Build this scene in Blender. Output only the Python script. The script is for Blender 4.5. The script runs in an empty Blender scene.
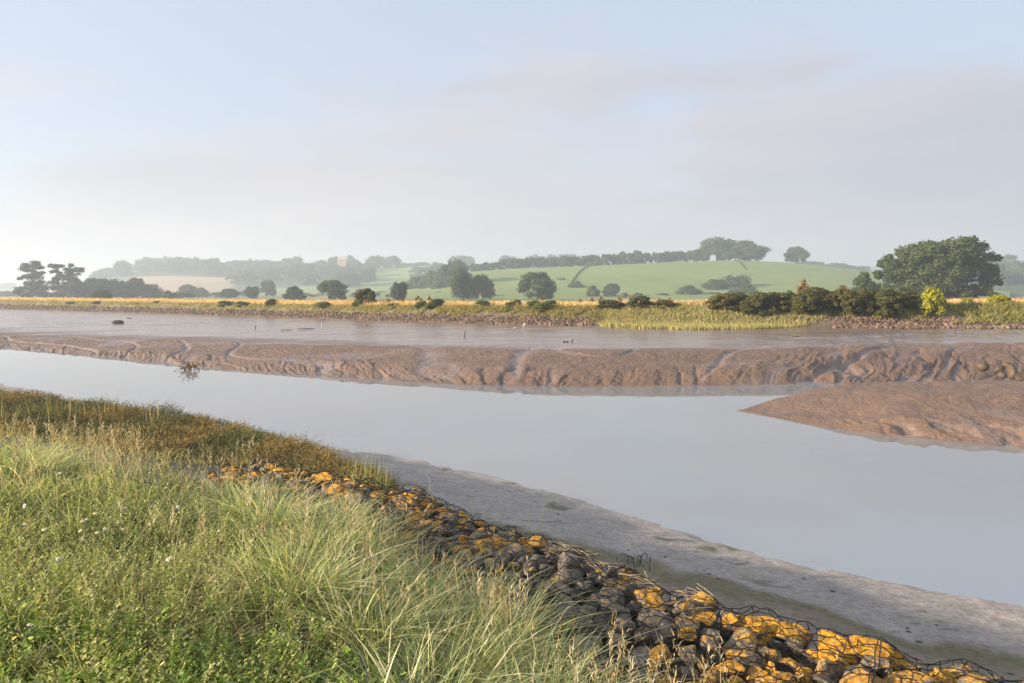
import bpy, math, random
import numpy as np
random.seed(7); rng = np.random.default_rng(11)
C = bpy.context.scene.collection
K, HZ, EYE = 682.67, 292.0, 3.5
PI = math.pi

# ------------------------------------------------------------------ helpers
def at(px, py, z=0.0):
    Y = (EYE - z) * K / (py - HZ); return (px - 512) / K * Y, Y
def sm(a, b, x):
    t = np.clip((x - a) / (b - a), 0, 1); return t * t * (3 - 2 * t)
def _h(ix, iy, seed):
    h = (ix.astype(np.int64) * 374761393 + iy.astype(np.int64) * 668265263 + seed * 974634777) & 0xffffffff
    h = ((h ^ (h >> 13)) * 1274126177) & 0xffffffff
    return ((h ^ (h >> 16)) & 0xffffff) / float(0xffffff)
def vn(x, y, seed=0):
    x = np.asarray(x, float); y = np.asarray(y, float)
    ix, iy = np.floor(x), np.floor(y); fx, fy = x - ix, y - iy
    fx = fx * fx * (3 - 2 * fx); fy = fy * fy * (3 - 2 * fy)
    a, b = _h(ix, iy, seed), _h(ix + 1, iy, seed); c, d = _h(ix, iy + 1, seed), _h(ix + 1, iy + 1, seed)
    return (a + (b - a) * fx) * (1 - fy) + (c + (d - c) * fx) * fy
def fbm(x, y, oct=4, seed=0):
    s, a, t = 0, 0.5, 0
    for i in range(oct):
        s = s + a * (vn(x * 2 ** i, y * 2 ** i, seed + i) - .5) * 2; t += a; a *= .5
    return s / t
def mesh(name, V, F, mats, col=None, smooth=True, midx=None, attrs=None):
    V = np.asarray(V, np.float32).reshape(-1, 3); F = np.asarray(F, np.int32)
    me = bpy.data.meshes.new(name); n, k = F.shape
    me.vertices.add(len(V)); me.vertices.foreach_set('co', V.ravel())
    me.loops.add(n * k); me.loops.foreach_set('vertex_index', F.ravel())
    me.polygons.add(n); me.polygons.foreach_set('loop_start', np.arange(n, dtype=np.int32) * k)
    me.polygons.foreach_set('loop_total', np.full(n, k, np.int32))
    if midx is not None: me.polygons.foreach_set('material_index', np.asarray(midx, np.int32))
    me.update(calc_edges=True)
    me.polygons.foreach_set('use_smooth', np.full(n, smooth))
    if col is not None:
        ca = me.color_attributes.new('Col', 'FLOAT_COLOR', 'POINT')
        c = np.ones((len(V), 4), np.float32); c[:, :3] = np.asarray(col).reshape(-1, 3); ca.data.foreach_set('color', c.ravel())
    for k2, v in (attrs or {}).items():
        a = me.attributes.new(k2, 'FLOAT', 'POINT'); a.data.foreach_set('value', np.asarray(v, np.float32).ravel())
    for m in (mats if isinstance(mats, (list, tuple)) else [mats]): me.materials.append(m)
    return me
def link(name, me, parent=None, loc=(0, 0, 0), rot=(0, 0, 0), sc=(1, 1, 1)):
    o = bpy.data.objects.new(name, me); C.objects.link(o); o.parent = parent
    o.location = loc; o.rotation_euler = rot; o.scale = sc; return o
def tag(o, label=None, cat=None, group=None, kind=None):
    if label: o['label'] = label
    if cat: o['category'] = cat
    if group: o['group'] = group
    if kind: o['kind'] = kind
    return o
def thing(name, label, cat, loc, rotz=0, sc=(1, 1, 1), group=None):
    o = link(name, None, None, loc, (0, 0, rotz), sc); return tag(o, label, cat, group)
def dup(root, loc, rotz, sc, label=None, group=None):
    r = root.copy(); C.objects.link(r); r.location = loc; r.rotation_euler = (0, 0, rotz); r.scale = sc
    if label: r['label'] = label
    if group: r['group'] = group
    for ch in list(root.children):
        c = ch.copy(); C.objects.link(c); c.parent = r
    return r
def grid_faces(nr, nc):
    i = np.arange(nr - 1)[:, None] * nc + np.arange(nc - 1)[None]
    return np.stack([i, i + 1, i + nc + 1, i + nc], -1).reshape(-1, 4)
def tubes(P0, P1, r0, r1, n=4):
    """tapered prisms between point arrays"""
    P0, P1 = np.atleast_2d(P0).astype(float), np.atleast_2d(P1).astype(float); N = len(P0)
    d = P1 - P0; d /= np.linalg.norm(d, axis=1, keepdims=True) + 1e-9
    up = np.where(np.abs(d[:, 2:3]) > .9, np.array([[1., 0, 0]]), np.array([[0, 0, 1.]]))
    a = np.cross(d, up); a /= np.linalg.norm(a, axis=1, keepdims=True) + 1e-9; b = np.cross(d, a)
    an = np.arange(n) * 2 * PI / n
    ring = a[:, None] * np.cos(an)[None, :, None] + b[:, None] * np.sin(an)[None, :, None]
    r0 = np.broadcast_to(np.asarray(r0, float), (N,))[:, None, None]; r1 = np.broadcast_to(np.asarray(r1, float), (N,))[:, None, None]
    V = np.concatenate([P0[:, None] + ring * r0, P1[:, None] + ring * r1], 1).reshape(-1, 3)
    j = np.arange(n); f = np.stack([j, (j + 1) % n, (j + 1) % n + n, j + n], 1)
    F = (f[None] + (np.arange(N) * 2 * n)[:, None, None]).reshape(-1, 4)
    return V, F
def path_tube(pts, r0, r1, n=6):
    pts = np.asarray(pts, float); m = len(pts); rr = np.linspace(r0, r1, m)
    t = np.gradient(pts, axis=0); t /= np.linalg.norm(t, axis=1, keepdims=True) + 1e-9
    ref = np.array([1., .13, .02]); a = np.cross(t, ref); a /= np.linalg.norm(a, axis=1, keepdims=True) + 1e-9; b = np.cross(t, a)
    an = np.arange(n) * 2 * PI / n
    V = pts[:, None] + rr[:, None, None] * (a[:, None] * np.cos(an)[None, :, None] + b[:, None] * np.sin(an)[None, :, None])
    i = np.arange(m - 1)[:, None] * n; j = np.arange(n)[None]; k = (j + 1) % n
    F = np.stack([i + j, i + k, i + n + k, i + n + j], -1).reshape(-1, 4)
    return V.reshape(-1, 3), F
def merge(parts):
    V, F, o = [], [], 0
    for v, f in parts: V.append(v); F.append(f + o); o += len(v)
    return np.concatenate(V), np.concatenate(F)

# ------------------------------------------------------------------ materials
def newmat(name):
    m = bpy.data.materials.new(name); m.use_nodes = True; return m, m.node_tree, m.node_tree.nodes['Principled BSDF']
def node(nt, t, **kw):
    n = nt.nodes.new(t)
    for k, v in kw.items():
        if k in n.inputs: n.inputs[k].default_value = v
        else: setattr(n, k, v)
    return n
def noise(nt, vec, scale, detail=4, rough=.6):
    n = node(nt, 'ShaderNodeTexNoise', Scale=scale, Detail=detail, Roughness=rough); nt.links.new(vec, n.inputs['Vector']); return n.outputs['Fac']
def ramp(nt, fac, stops, interp='LINEAR'):
    r = nt.nodes.new('ShaderNodeValToRGB'); nt.links.new(fac, r.inputs[0]); r.color_ramp.interpolation = interp
    e = r.color_ramp.elements
    while len(e) < len(stops): e.new(.5)
    for q, (p, c) in zip(e, stops): q.position = p; q.color = (*c, 1) if len(c) == 3 else c
    return r.outputs[0]
def g(v): return (v, v, v)
def mixc(nt, fac, a, b, mode='MIX'):
    n = nt.nodes.new('ShaderNodeMix'); n.data_type = 'RGBA'; n.blend_type = mode
    for s, v in ((n.inputs[0], fac), (n.inputs[6], a), (n.inputs[7], b)):
        if isinstance(v, (int, float)): s.default_value = v
        elif isinstance(v, tuple): s.default_value = (*v, 1)
        else: nt.links.new(v, s)
    return n.outputs[2]
def maths(nt, op, a, b=None, c=None):
    n = nt.nodes.new('ShaderNodeMath'); n.operation = op
    for i, v in enumerate((a, b, c)):
        if v is None: continue
        if isinstance(v, (int, float)): n.inputs[i].default_value = v
        else: nt.links.new(v, n.inputs[i])
    return n.outputs[0]
def bump(nt, bs, h, strength, dist, prev=None):
    b = node(nt, 'ShaderNodeBump', Strength=strength, Distance=dist); nt.links.new(h, b.inputs['Height'])
    if prev: nt.links.new(prev, b.inputs['Normal'])
    nt.links.new(b.outputs[0], bs.inputs['Normal']); return b.outputs[0]
def geo_pos(nt): return nt.nodes.new('ShaderNodeNewGeometry').outputs['Position']
def obj_co(nt): return nt.nodes.new('ShaderNodeTexCoord').outputs['Object']
def attr(nt, name, typ='GEOMETRY'):
    a = nt.nodes.new('ShaderNodeAttribute'); a.attribute_name = name; a.attribute_type = typ; return a

def leafmat(name, ca, cb, transl=.3, attrcol=False, rough=.6):
    m, nt, bs = newmat(name)
    oi = nt.nodes.new('ShaderNodeObjectInfo').outputs['Random']
    ns = noise(nt, geo_pos(nt), .9, 3)
    if attrcol:
        col = attr(nt, 'Col').outputs['Color']
    else:
        f = maths(nt, 'ADD', maths(nt, 'MULTIPLY', oi, .55), maths(nt, 'MULTIPLY', ns, .6))
        col = mixc(nt, maths(nt, 'SUBTRACT', f, .08), ca, cb)
    nt.links.new(col, bs.inputs['Base Color']); bs.inputs['Roughness'].default_value = rough
    bs.inputs['Specular IOR Level'].default_value = .25
    tr = nt.nodes.new('ShaderNodeBsdfTranslucent'); nt.links.new(mixc(nt, 1.0, col, (1.0, 1.0, .6), 'MULTIPLY'), tr.inputs['Color'])
    mx = nt.nodes.new('ShaderNodeMixShader'); mx.inputs[0].default_value = transl
    nt.links.new(bs.outputs[0], mx.inputs[1]); nt.links.new(tr.outputs[0], mx.inputs[2])
    nt.links.new(mx.outputs[0], nt.nodes['Material Output'].inputs['Surface']); return m
M = {}
M['grass'] = leafmat('grass_blades', None, None, .42, True)
M['shrub'] = leafmat('marsh_shrub_leaves', None, None, .25, True)
M['oak'] = leafmat('oak_leaves', (.040, .062, .012), (.10, .115, .026), .25)
M['tree'] = leafmat('tree_leaves', (.050, .075, .022), (.11, .13, .036), .22)
M['pine'] = leafmat('pine_needles', (.030, .042, .018), (.055, .062, .026), .15)
M['bush'] = leafmat('hedge_leaves', (.070, .085, .018), (.18, .15, .035), .3)
M['lime'] = leafmat('yellow_green_leaves', (.30, .32, .02), (.48, .42, .04), .35)
M['rust'] = leafmat('rusty_leaves', (.22, .12, .05), (.32, .17, .06), .25)
M['pale'] = leafmat('pale_green_leaves', (.13, .17, .05), (.20, .24, .07), .3)

def bark():
    m, nt, bs = newmat('bark'); f = noise(nt, obj_co(nt), 6, 6)
    nt.links.new(ramp(nt, f, [(.3, (.06, .045, .035)), (.7, (.17, .14, .11))]), bs.inputs['Base Color'])
    bs.inputs['Roughness'].default_value = .9; bump(nt, bs, f, .6, .05); return m
M['bark'] = bark()

def mud_mat(name, dark, light, pale, flat_rough=.32, scale=1.0):
    m, nt, bs = newmat(name); p = geo_pos(nt); wet_sheen = attr(nt, 'wet_sheen').outputs['Fac']
    n1 = noise(nt, p, .7 * scale, 6, .65); n2 = noise(nt, p, 9 * scale, 5, .7); n3 = noise(nt, p, 38 * scale, 3, .7)
    c = ramp(nt, n1, [(.3, dark), (.68, light)])
    c = mixc(nt, maths(nt, 'MULTIPLY', ramp(nt, n2, [(.42, g(0)), (.7, g(1))]), .35), c, pale)
    c = mixc(nt, maths(nt, 'MULTIPLY', wet_sheen, .6), c, (.225, .17, .145))  # wet film: pale silt tone with the silvery sky sheen painted into it
    nt.links.new(c, bs.inputs['Base Color'])
    r = maths(nt, 'ADD', maths(nt, 'MULTIPLY', maths(nt, 'SUBTRACT', 1.0, wet_sheen), .34), maths(nt, 'ADD', flat_rough, maths(nt, 'MULTIPLY', maths(nt, 'SUBTRACT', n1, .5), .3)))
    nt.links.new(r, bs.inputs['Roughness']); bs.inputs['IOR'].default_value = 1.7
    h = maths(nt, 'ADD', maths(nt, 'MULTIPLY', n2, .75), maths(nt, 'MULTIPLY', n3, .25))
    b = node(nt, 'ShaderNodeBump', Distance=.13); nt.links.new(h, b.inputs['Height'])
    nt.links.new(maths(nt, 'SUBTRACT', 1.0, maths(nt, 'MULTIPLY', wet_sheen, .92)), b.inputs['Strength'])
    nt.links.new(b.outputs[0], bs.inputs['Normal']); return m
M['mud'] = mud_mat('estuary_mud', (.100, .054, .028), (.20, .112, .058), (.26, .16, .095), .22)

def nearmat():
    m, nt, bs = newmat('near_bank_earth'); p = geo_pos(nt); col = attr(nt, 'Col').outputs['Color']
    n2 = noise(nt, p, 14, 6, .7); n3 = noise(nt, p, 60, 3, .7); n1 = noise(nt, p, 2.5, 5, .6)
    c = mixc(nt, .75, col, ramp(nt, n2, [(.3, g(.45)), (.62, g(1.25))]), 'MULTIPLY')
    c = mixc(nt, .5, c, ramp(nt, n1, [(.3, g(.6)), (.7, g(1.3))]), 'MULTIPLY')
    sp = ramp(nt, noise(nt, p, 33, 2, .5), [(.70, g(0)), (.74, g(1))])
    c = mixc(nt, maths(nt, 'MULTIPLY', sp, .6), c, (.05, .045, .03))
    nt.links.new(c, bs.inputs['Base Color']); bs.inputs['Roughness'].default_value = .62
    b1 = bump(nt, bs, n2, .8, .05); bump(nt, bs, n3, .7, .015, b1); return m
M['near'] = nearmat()

def rockmat():
    m, nt, bs = newmat('lichen_rock'); tc = nt.nodes.new('ShaderNodeTexCoord'); p = geo_pos(nt)
    rnd = nt.nodes.new('ShaderNodeObjectInfo').outputs['Random']; lic = maths(nt, 'ADD', attr(nt, 'lichen', 'OBJECT').outputs['Fac'], attr(nt, 'lichenv').outputs['Fac'])
    n1 = noise(nt, p, 9, 8, .7); n2 = noise(nt, p, 60, 5, .75)
    base = ramp(nt, maths(nt, 'ADD', maths(nt, 'MULTIPLY', n1, .7), maths(nt, 'MULTIPLY', rnd, .3)), [(.22, (.045, .038, .03)), (.5, (.125, .106, .082)), (.78, (.27, .23, .17))])
    base = mixc(nt, .6, base, ramp(nt, n2, [(.3, g(.45)), (.65, g(1.3))]), 'MULTIPLY')
    wsp = ramp(nt, noise(nt, p, 28, 5, .7), [(.60, g(0)), (.66, g(1))]); base = mixc(nt, maths(nt, 'MULTIPLY', wsp, .55), base, (.46, .45, .41))
    nz = nt.nodes.new('ShaderNodeSeparateXYZ'); nt.links.new(nt.nodes.new('ShaderNodeNewGeometry').outputs['Normal'], nz.inputs[0])
    ln = maths(nt, 'ADD', maths(nt, 'ADD', maths(nt, 'MULTIPLY', noise(nt, p, 22, 6, .75), .85), maths(nt, 'MULTIPLY', noise(nt, p, 90, 4, .7), .58)), maths(nt, 'MULTIPLY', nz.outputs[2], .16))
    ln = maths(nt, 'ADD', ln, maths(nt, 'MULTIPLY', maths(nt, 'SUBTRACT', lic, .5), .42))
    lf = ramp(nt, ln, [(.915, g(0)), (.99, g(1))])
    lc = ramp(nt, noise(nt, p, 45, 4, .7), [(.3, (.15, .075, .02)), (.45, (.42, .19, .012)), (.6, (.66, .34, .02)), (.78, (.62, .45, .10))])
    c = mixc(nt, lf, base, lc); nt.links.new(c, bs.inputs['Base Color']); bs.inputs['Roughness'].default_value = .85
    b1 = bump(nt, bs, n1, .5, .03); bump(nt, bs, n2, .7, .008, b1); return m
M['rock'] = rockmat()
def simple(name, c0, c1, scale, rough=.85, bmp=.4, dist=.05, co='obj', spec=.3):
    m, nt, bs = newmat(name); p = obj_co(nt) if co == 'obj' else geo_pos(nt); f = noise(nt, p, scale, 6, .65)
    rnd = nt.nodes.new('ShaderNodeObjectInfo').outputs['Random']
    f2 = maths(nt, 'ADD', maths(nt, 'MULTIPLY', f, .8), maths(nt, 'MULTIPLY', rnd, .2)) 
    nt.links.new(ramp(nt, f2, [(.3, c0), (.75, c1)]), bs.inputs['Base Color']); bs.inputs['Roughness'].default_value = rough
    bs.inputs['Specular IOR Level'].default_value = spec
    bump(nt, bs, f, bmp, dist); return m
M['wire'] = simple('black_wire', (.012, .012, .014), (.03, .03, .032), 40, .4, .1, .002)
M['stone'] = simple('revetment_stone', (.07, .045, .03), (.36, .24, .155), 1.2, .85, .6, .05, 'pos')
M['wood'] = simple('driftwood', (.03, .022, .018), (.12, .09, .06), 12, .8, .5, .02)
M['palewood'] = simple('bleached_wood', (.42, .38, .32), (.62, .58, .5), 12, .8, .3, .01)
M['strawm'] = simple('straw_stems', (.30, .22, .12), (.52, .42, .26), 12, .8, .3, .01)
M['white'] = simple('white_petal', (.75, .75, .72), (.85, .85, .82), 5, .6, .1, .002)
M['yellow'] = simple('flower_heart', (.70, .45, .02), (.85, .6, .05), 5, .7, .1, .002)
M['stem'] = simple('green_stem', (.10, .15, .04), (.16, .22, .06), 5, .7, .1, .002)
M['pink'] = simple('pink_render', (.66, .42, .34), (.80, .55, .45), .6, .9, .2, .03)
M['glass'] = simple('dark_window', (.04, .05, .06), (.08, .09, .10), 1, .2, .05, .01, spec=.5)
M['tile'] = simple('roof_tile', (.22, .10, .07), (.34, .17, .11), 1.5, .85, .4, .04)
M['brick'] = simple('weathered_brick', (.16, .10, .08), (.28, .19, .15), 3, .9, .5, .03)
M['weed'] = simple('seaweed_boulder', (.05, .035, .02), (.14, .09, .05), 4, .5, .8, .1, 'pos', .5)

def fieldmat():
    m, nt, bs = newmat('field_ground'); p = geo_pos(nt); col = attr(nt, 'Col').outputs['Color']
    n1 = noise(nt, p, .02, 6, .6); n2 = noise(nt, p, .3, 5, .7)
    c = mixc(nt, .5, col, ramp(nt, n1, [(.3, g(.75)), (.7, g(1.2))]), 'MULTIPLY')
    c = mixc(nt, .4, c, ramp(nt, n2, [(.3, g(.7)), (.7, g(1.25))]), 'MULTIPLY')
    nt.links.new(c, bs.inputs['Base Color']); bs.inputs['Roughness'].default_value = .95; bs.inputs['Specular IOR Level'].default_value = .1
    bump(nt, bs, n2, .6, .4); return m
M['field'] = fieldmat()
def bankmat():
    m, nt, bs = newmat('embankment_soil'); p = geo_pos(nt); col = attr(nt, 'Col').outputs['Color']
    n2 = noise(nt, p, 2.2, 6, .7)
    c = mixc(nt, .8, col, ramp(nt, n2, [(.3, g(.45)), (.68, g(1.4))]), 'MULTIPLY')
    nt.links.new(c, bs.inputs['Base Color']); bs.inputs['Roughness'].default_value = .9; bump(nt, bs, n2, .8, .25); return m
M['bank'] = bankmat()
def watermat():
    m, nt, bs = newmat('river_water'); p = geo_pos(nt)
    mp = node(nt, 'ShaderNodeMapping'); nt.links.new(p, mp.inputs[0]); mp.inputs['Scale'].default_value = (.6, 1.6, 1); mp.inputs['Rotation'].default_value = (0, 0, .35)
    n1 = noise(nt, mp.outputs[0], .9, 4, .55); n2 = noise(nt, mp.outputs[0], 9, 3, .6)
    c = ramp(nt, noise(nt, p, .12, 3, .5), [(.3, (.20, .215, .22)), (.7, (.24, .25, .25))])
    nt.links.new(c, bs.inputs['Base Color']); bs.inputs['Roughness'].default_value = .03; bs.inputs['IOR'].default_value = 3.8
    h = maths(nt, 'ADD', maths(nt, 'MULTIPLY', n1, .7), maths(nt, 'MULTIPLY', n2, .12)); bump(nt, bs, h, .08, .02); return m
M['water'] = watermat()

# ------------------------------------------------------------------ near bank height
G = np.array([(-40, 30), (-12, 13), (-7, 9.7), (-3.6, 8.3), (-.9, 7.15), (.0, 5.98), (.7, 5.12), (1.6, 4.3), (2.7, 3.6), (5, 2.2), (9, -1), (15, -6), (30, -18)], float)
W = np.array([(-70, 62), (-15, 23), (-8, 18.4), (-4.9, 15.9), (-1.85, 14.1), (-.79, 13.3), (.14, 12.5), (1.39, 11.15), (2.64, 9.85), (3.72, 8.82), (4.64, 8.16), (5.71, 7.61), (9, 5), (14, 1), (22, -6), (40, -20)], float)
MO = np.array([(-60, 52), (-20, 21.5), (-13, 17.4), (-8.9, 15.3), (-6.1, 13.8), (-3.6, 11.8), (-2.1, 10.1), (-1.45, 9.0), (-1.1, 7.3)], float)
def sdist(x, y, P):
    x = np.asarray(x, float); y = np.asarray(y, float); best = np.full(x.shape, 1e9); sg = np.ones(x.shape)
    for (ax, ay), (bx, by) in zip(P[:-1], P[1:]):
        dx, dy = bx - ax, by - ay; L2 = dx * dx + dy * dy
        t = np.clip(((x - ax) * dx + (y - ay) * dy) / L2, 0, 1)
        qx, qy = x - ax - t * dx, y - ay - t * dy; d = np.hypot(qx, qy); cr = dx * (y - ay) - dy * (x - ax)
        m = d < best; best = np.where(m, d, best); sg = np.where(m, np.where(cr >= 0, 1, -1), sg)
    return best * sg
def lw(x): return 1.0 + .58 * sm(-1.4, .2, x)
def near_h(x, y, full=False):
    x = np.asarray(x, float); y = np.asarray(y, float)
    dG = sdist(x, y, G); dW = -sdist(x, y, W); dM = sdist(x, y, MO)
    land = 1.50 + .095 * np.clip(-x, 0, 5) - .07 * np.clip(x, 0, 3) - .05 * np.clip(y - 5, 0, 7) + .09 * fbm(x * .9, y * .9, 3, 5) + .4 * sm(1, -2, y)
    zG = 1.32 + .02 * np.clip(-x, 0, 5)
    Lw = lw(x); z = zG + (land - zG) * sm(0, 1.2, -dG - Lw + .05)
    wl = .035 * fbm(x * 1.3, y * 1.3, 3, 9) * 1.0
    t = np.clip(dG / (dG + np.clip(dW, 0, None) + 1e-6), 0, 1)
    fore = .72 * (1 - t) ** 1.15 + .035 * fbm(x * 1.2, y * 1.2, 4, 3) * sm(0, .6, dG) * sm(-.2, .8, dW) + wl
    fore = fore + .012 * fbm(x * 6, y * 6, 3, 31)
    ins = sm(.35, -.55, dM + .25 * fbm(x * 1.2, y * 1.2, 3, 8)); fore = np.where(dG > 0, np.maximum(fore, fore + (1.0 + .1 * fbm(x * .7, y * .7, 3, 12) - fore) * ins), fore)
    fore = np.where(dW < 0, -.02 + wl + .16 * np.clip(dW, -4, 0), fore)
    z = np.where(dG > 0, z + (fore - z) * sm(0, .28, dG), z)
    return (z, dG, dW, dM, ins) if full else z

def build_near():
    xs = np.concatenate([np.linspace(-60, -14, 90), np.linspace(-13.9, 9, 420), np.linspace(9.2, 34, 60)])
    ys = np.concatenate([np.linspace(-20, 0, 50), np.linspace(.1, 19, 380), np.linspace(19.2, 55, 90)])
    X, Y = np.meshgrid(xs, ys); Z, dG, dW, dM, ins = near_h(X, Y, True)
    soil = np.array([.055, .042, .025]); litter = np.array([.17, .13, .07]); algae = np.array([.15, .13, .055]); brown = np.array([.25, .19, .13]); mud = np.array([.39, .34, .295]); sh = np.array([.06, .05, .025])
    f = (.5 + .5 * fbm(X * 2.5, Y * 2.5, 4, 21))[..., None]
    col = soil + (litter - soil) * np.clip(f * 1.6 - .5, 0, 1)
    edge = dG + .5 * fbm(X * 1.1, Y * 1.1, 4, 14)
    wA = 2.1 + .3 * np.clip(X, 0, 3) + .3 * fbm(X * .6, Y * .6, 2, 77)
    a = sm(wA - .15, wA + .12, edge)[..., None]; b = sm(.45, .8, edge + .35 * fbm(X * 3, Y * 3, 3, 41))[..., None]
    fc = algae + (brown - algae) * b; ring = sm(wA - .55, wA - .2, edge)[..., None]; fc = fc + (algae * 1.1 - fc) * ring; fc = fc + (mud - fc) * a
    pt = sm(.74, .82, vn(X * 1.4 + 3, Y * 3.5, 91) * .6 + vn(X * 6, Y * 9, 92) * .4)[..., None] * a; fc = fc + (np.array([.13, .13, .05]) - fc) * pt * .8
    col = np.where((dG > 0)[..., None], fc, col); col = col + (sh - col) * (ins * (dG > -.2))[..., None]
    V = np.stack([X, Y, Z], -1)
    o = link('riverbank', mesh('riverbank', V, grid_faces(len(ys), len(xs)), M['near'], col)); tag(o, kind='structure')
build_near()

# ------------------------------------------------------------------ far bank (mudflat + embankment), shared bearing curves
CP = np.array([-500, -200, 0, 100, 200, 300, 400, 480, 560, 640, 740, 800, 900, 1024, 1300, 1700], float)
wl_py = np.array([330, 340, 348.5, 357, 368, 376, 382, 386.5, 388, 387, 386, 385, 383, 381, 376, 370])
lp_py = np.array([320, 327, 333, 338, 341, 344, 346, 348, 349, 349, 349, 348, 346, 344, 340, 336])
lp_z = np.array([.2, .3, .42, .55, .65, .75, .85, .92, .98, 1., 1., 1., 1., 1., 1., 1.])
ft_py = np.array([303, 306, 308.5, 311.5, 314.5, 317.5, 321, 323.5, 325, 326, 327, 327.5, 328, 328.5, 329, 329])
cr_z = np.array([2.2, 2.2, 2.2, 2.2, 2.2, 2.25, 2.3, 2.35, 2.4, 2.45, 2.55, 2.6, 2.6, 2.6, 2.6, 2.6])
def smooth_interp(px, c):
    return sum(np.interp(px + d, CP, c) for d in (-40, -20, 0, 20, 40)) / 5
def curves(px):
    lz = smooth_interp(px, lp_z); fz = lz + .12
    Yw = EYE * K / (smooth_interp(px, wl_py) - HZ); Yl = (EYE - lz) * K / (smooth_interp(px, lp_py) - HZ)
    Yf = (EYE - fz) * K / (smooth_interp(px, ft_py) - HZ)
    return Yw, Yl, lz, Yf, fz, smooth_interp(px, cr_z)
def build_mud():
    u = np.linspace(-1.45, 1.6, 2300); px = 512 + u * K
    Yw, Yl, lz, Yf, fz, cz = curves(px)
    p = np.concatenate([np.linspace(-.35, 0, 12)[:-1], np.linspace(0, 1, 260)[:-1], 1 + np.linspace(0, 1, 90) ** 1.1 * 1.0])
    P = p[:, None] * np.ones_like(u)[None]
    Yb = np.where(P < 1, Yw + (Yl - Yw) * P, Yl + (Yf + .6 - Yl) * (P - 1)); X = u[None] * Yb; PX = px[None] * np.ones_like(P)
    s = X  # along-bank coordinate
    # slope profile
    q = np.clip(P, 0, 1); right = sm(700, 860, PX)
    w0 = .42 * sm(0.0, .34, q) + .58 * sm(.1, 1.0, q); w1 = .75 * sm(.0, .75, q) + .25 * sm(.4, 1, q)
    prof = w0 * (1 - right) + w1 * right
    Z = lz[None] * prof + (fz - lz)[None] * np.clip(P - 1, 0, 1)
    slant = np.where(PX < 520, -1, 1) * sm(20, 110, np.abs(PX - 520))
    ww = fbm(X * .35, Yb * .35, 3, 4)
    ph = s / (.95 + .65 * right) - slant * (Yb - Yw) * (.38 + .2 * right) + ww * 1.2
    fr = ph - np.floor(ph); idc = np.floor(ph); rr = _h(idc, np.zeros_like(idc), 77)
    rid = np.where(fr < .72, np.sin(fr / .72 * PI / 2) ** 1.2, np.cos((fr - .72) / .28 * PI / 2)) # asymmetric scallops
    top = .22 + .22 * rr + right * .38 + .1 * fbm(X * .8, Yb * .8, 2, 6)
    env = sm(.0, .10, q) * (1 - sm(top * .65, top, q))
    amp = (.02 + .055 * rr) * lz[None] * (1 + .9 * right) * (.3 + .7 * sm(100, 520, PX))
    gul = amp * env * (rid - .55) * (.3 + 1.2 * vn(X * .4, Yb * .4, 91))
    dn_ = (Yb - Yw); sh = s - slant * dn_ * (.45 + .25 * right); w2 = 1.4 * fbm(sh * .5, dn_ * .35, 3, 92)
    rg1 = 1 - np.abs(fbm(sh * 1.15 + w2, dn_ * .24, 3, 93)) * 2.2; rg2 = 1 - np.abs(fbm(sh * 3.1 + w2 * 2, dn_ * .55, 3, 94)) * 2.2
    env2 = sm(.0, .08, q) * (1 - (.93 - .35 * right) * sm(top * .55, top * 1.1, q))
    rg3 = 1 - np.abs(fbm(sh * 8 + w2 * 3, dn_ * 1.1, 2, 96)) * 2.2; gul += .012 * rg3 * sm(.02, .1, q) * (1 - sm(.75, 1.0, P)) * vn(X * .6, Yb * .6, 97)
    gul += env2 * (.11 * (.6 + .4 * right) * (rg1 - .4) + .05 * (rg2 - .4) * (.3 + 1.1 * vn(X * .5, Yb * .5, 95)))
    # big runnels across the whole slope
    ph3 = s / 6.3 - slant * (Yb - Yw) * .22 + fbm(X * .15, Yb * .15, 2, 66) * .9; f3 = np.abs(ph3 - np.round(ph3)); run = np.exp(-(f3 / .045) ** 2) * sm(.02, .2, q) * (1 - sm(.85, 1.15, P)) 
    Z = Z + gul - .16 * run * (.5 + .5 * right)
    Z += .05 * fbm(X * .5, Yb * .9, 3, 15) * sm(.1, .4, q) + .032 * fbm(X * 2.6, Yb * 2.6, 5, 16) * sm(.0, .1, q) * (1 - .8 * sm(.95, 1.05, P)) + .026 * fbm(X * 7, Yb * 7, 3, 17) * sm(.0, .05, q) * (1 - .75 * sm(.98, 1.1, P))
    # low brown swells near the lip
    Z += .05 * sm(.1, .7, fbm(X * .12, Yb * .45, 3, 18)) * np.exp(-((P - 1.0) / .12) ** 2)
    Z = np.where(P < 0, P * 1.6, Z)
    wet_sheen = np.clip(sm(.96, 1.1, P + .10 * fbm(X * .10, Yb * .4, 3, 19)) * (1. - .25 * sm(.1, .6, fbm(X * .2, Yb * .9, 3, 23))) + run * .8 + .6 * env2 * (1 - sm(.1, .5, rg1)) + .8 * sm(.06, .0, P), 0, 1)
    wet_sheen = np.maximum(wet_sheen, .8 * sm(.0, .5, fbm(X * .3, Yb * .7, 3, 24)) * sm(.3, .5, q) * (1 - .5 * right))
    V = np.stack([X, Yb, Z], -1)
    o = link('mudflat', mesh('mudflat', V, grid_faces(len(p), len(u)), M['mud'], attrs={'wet_sheen': wet_sheen})); tag(o, kind='structure')
build_mud()

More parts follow.
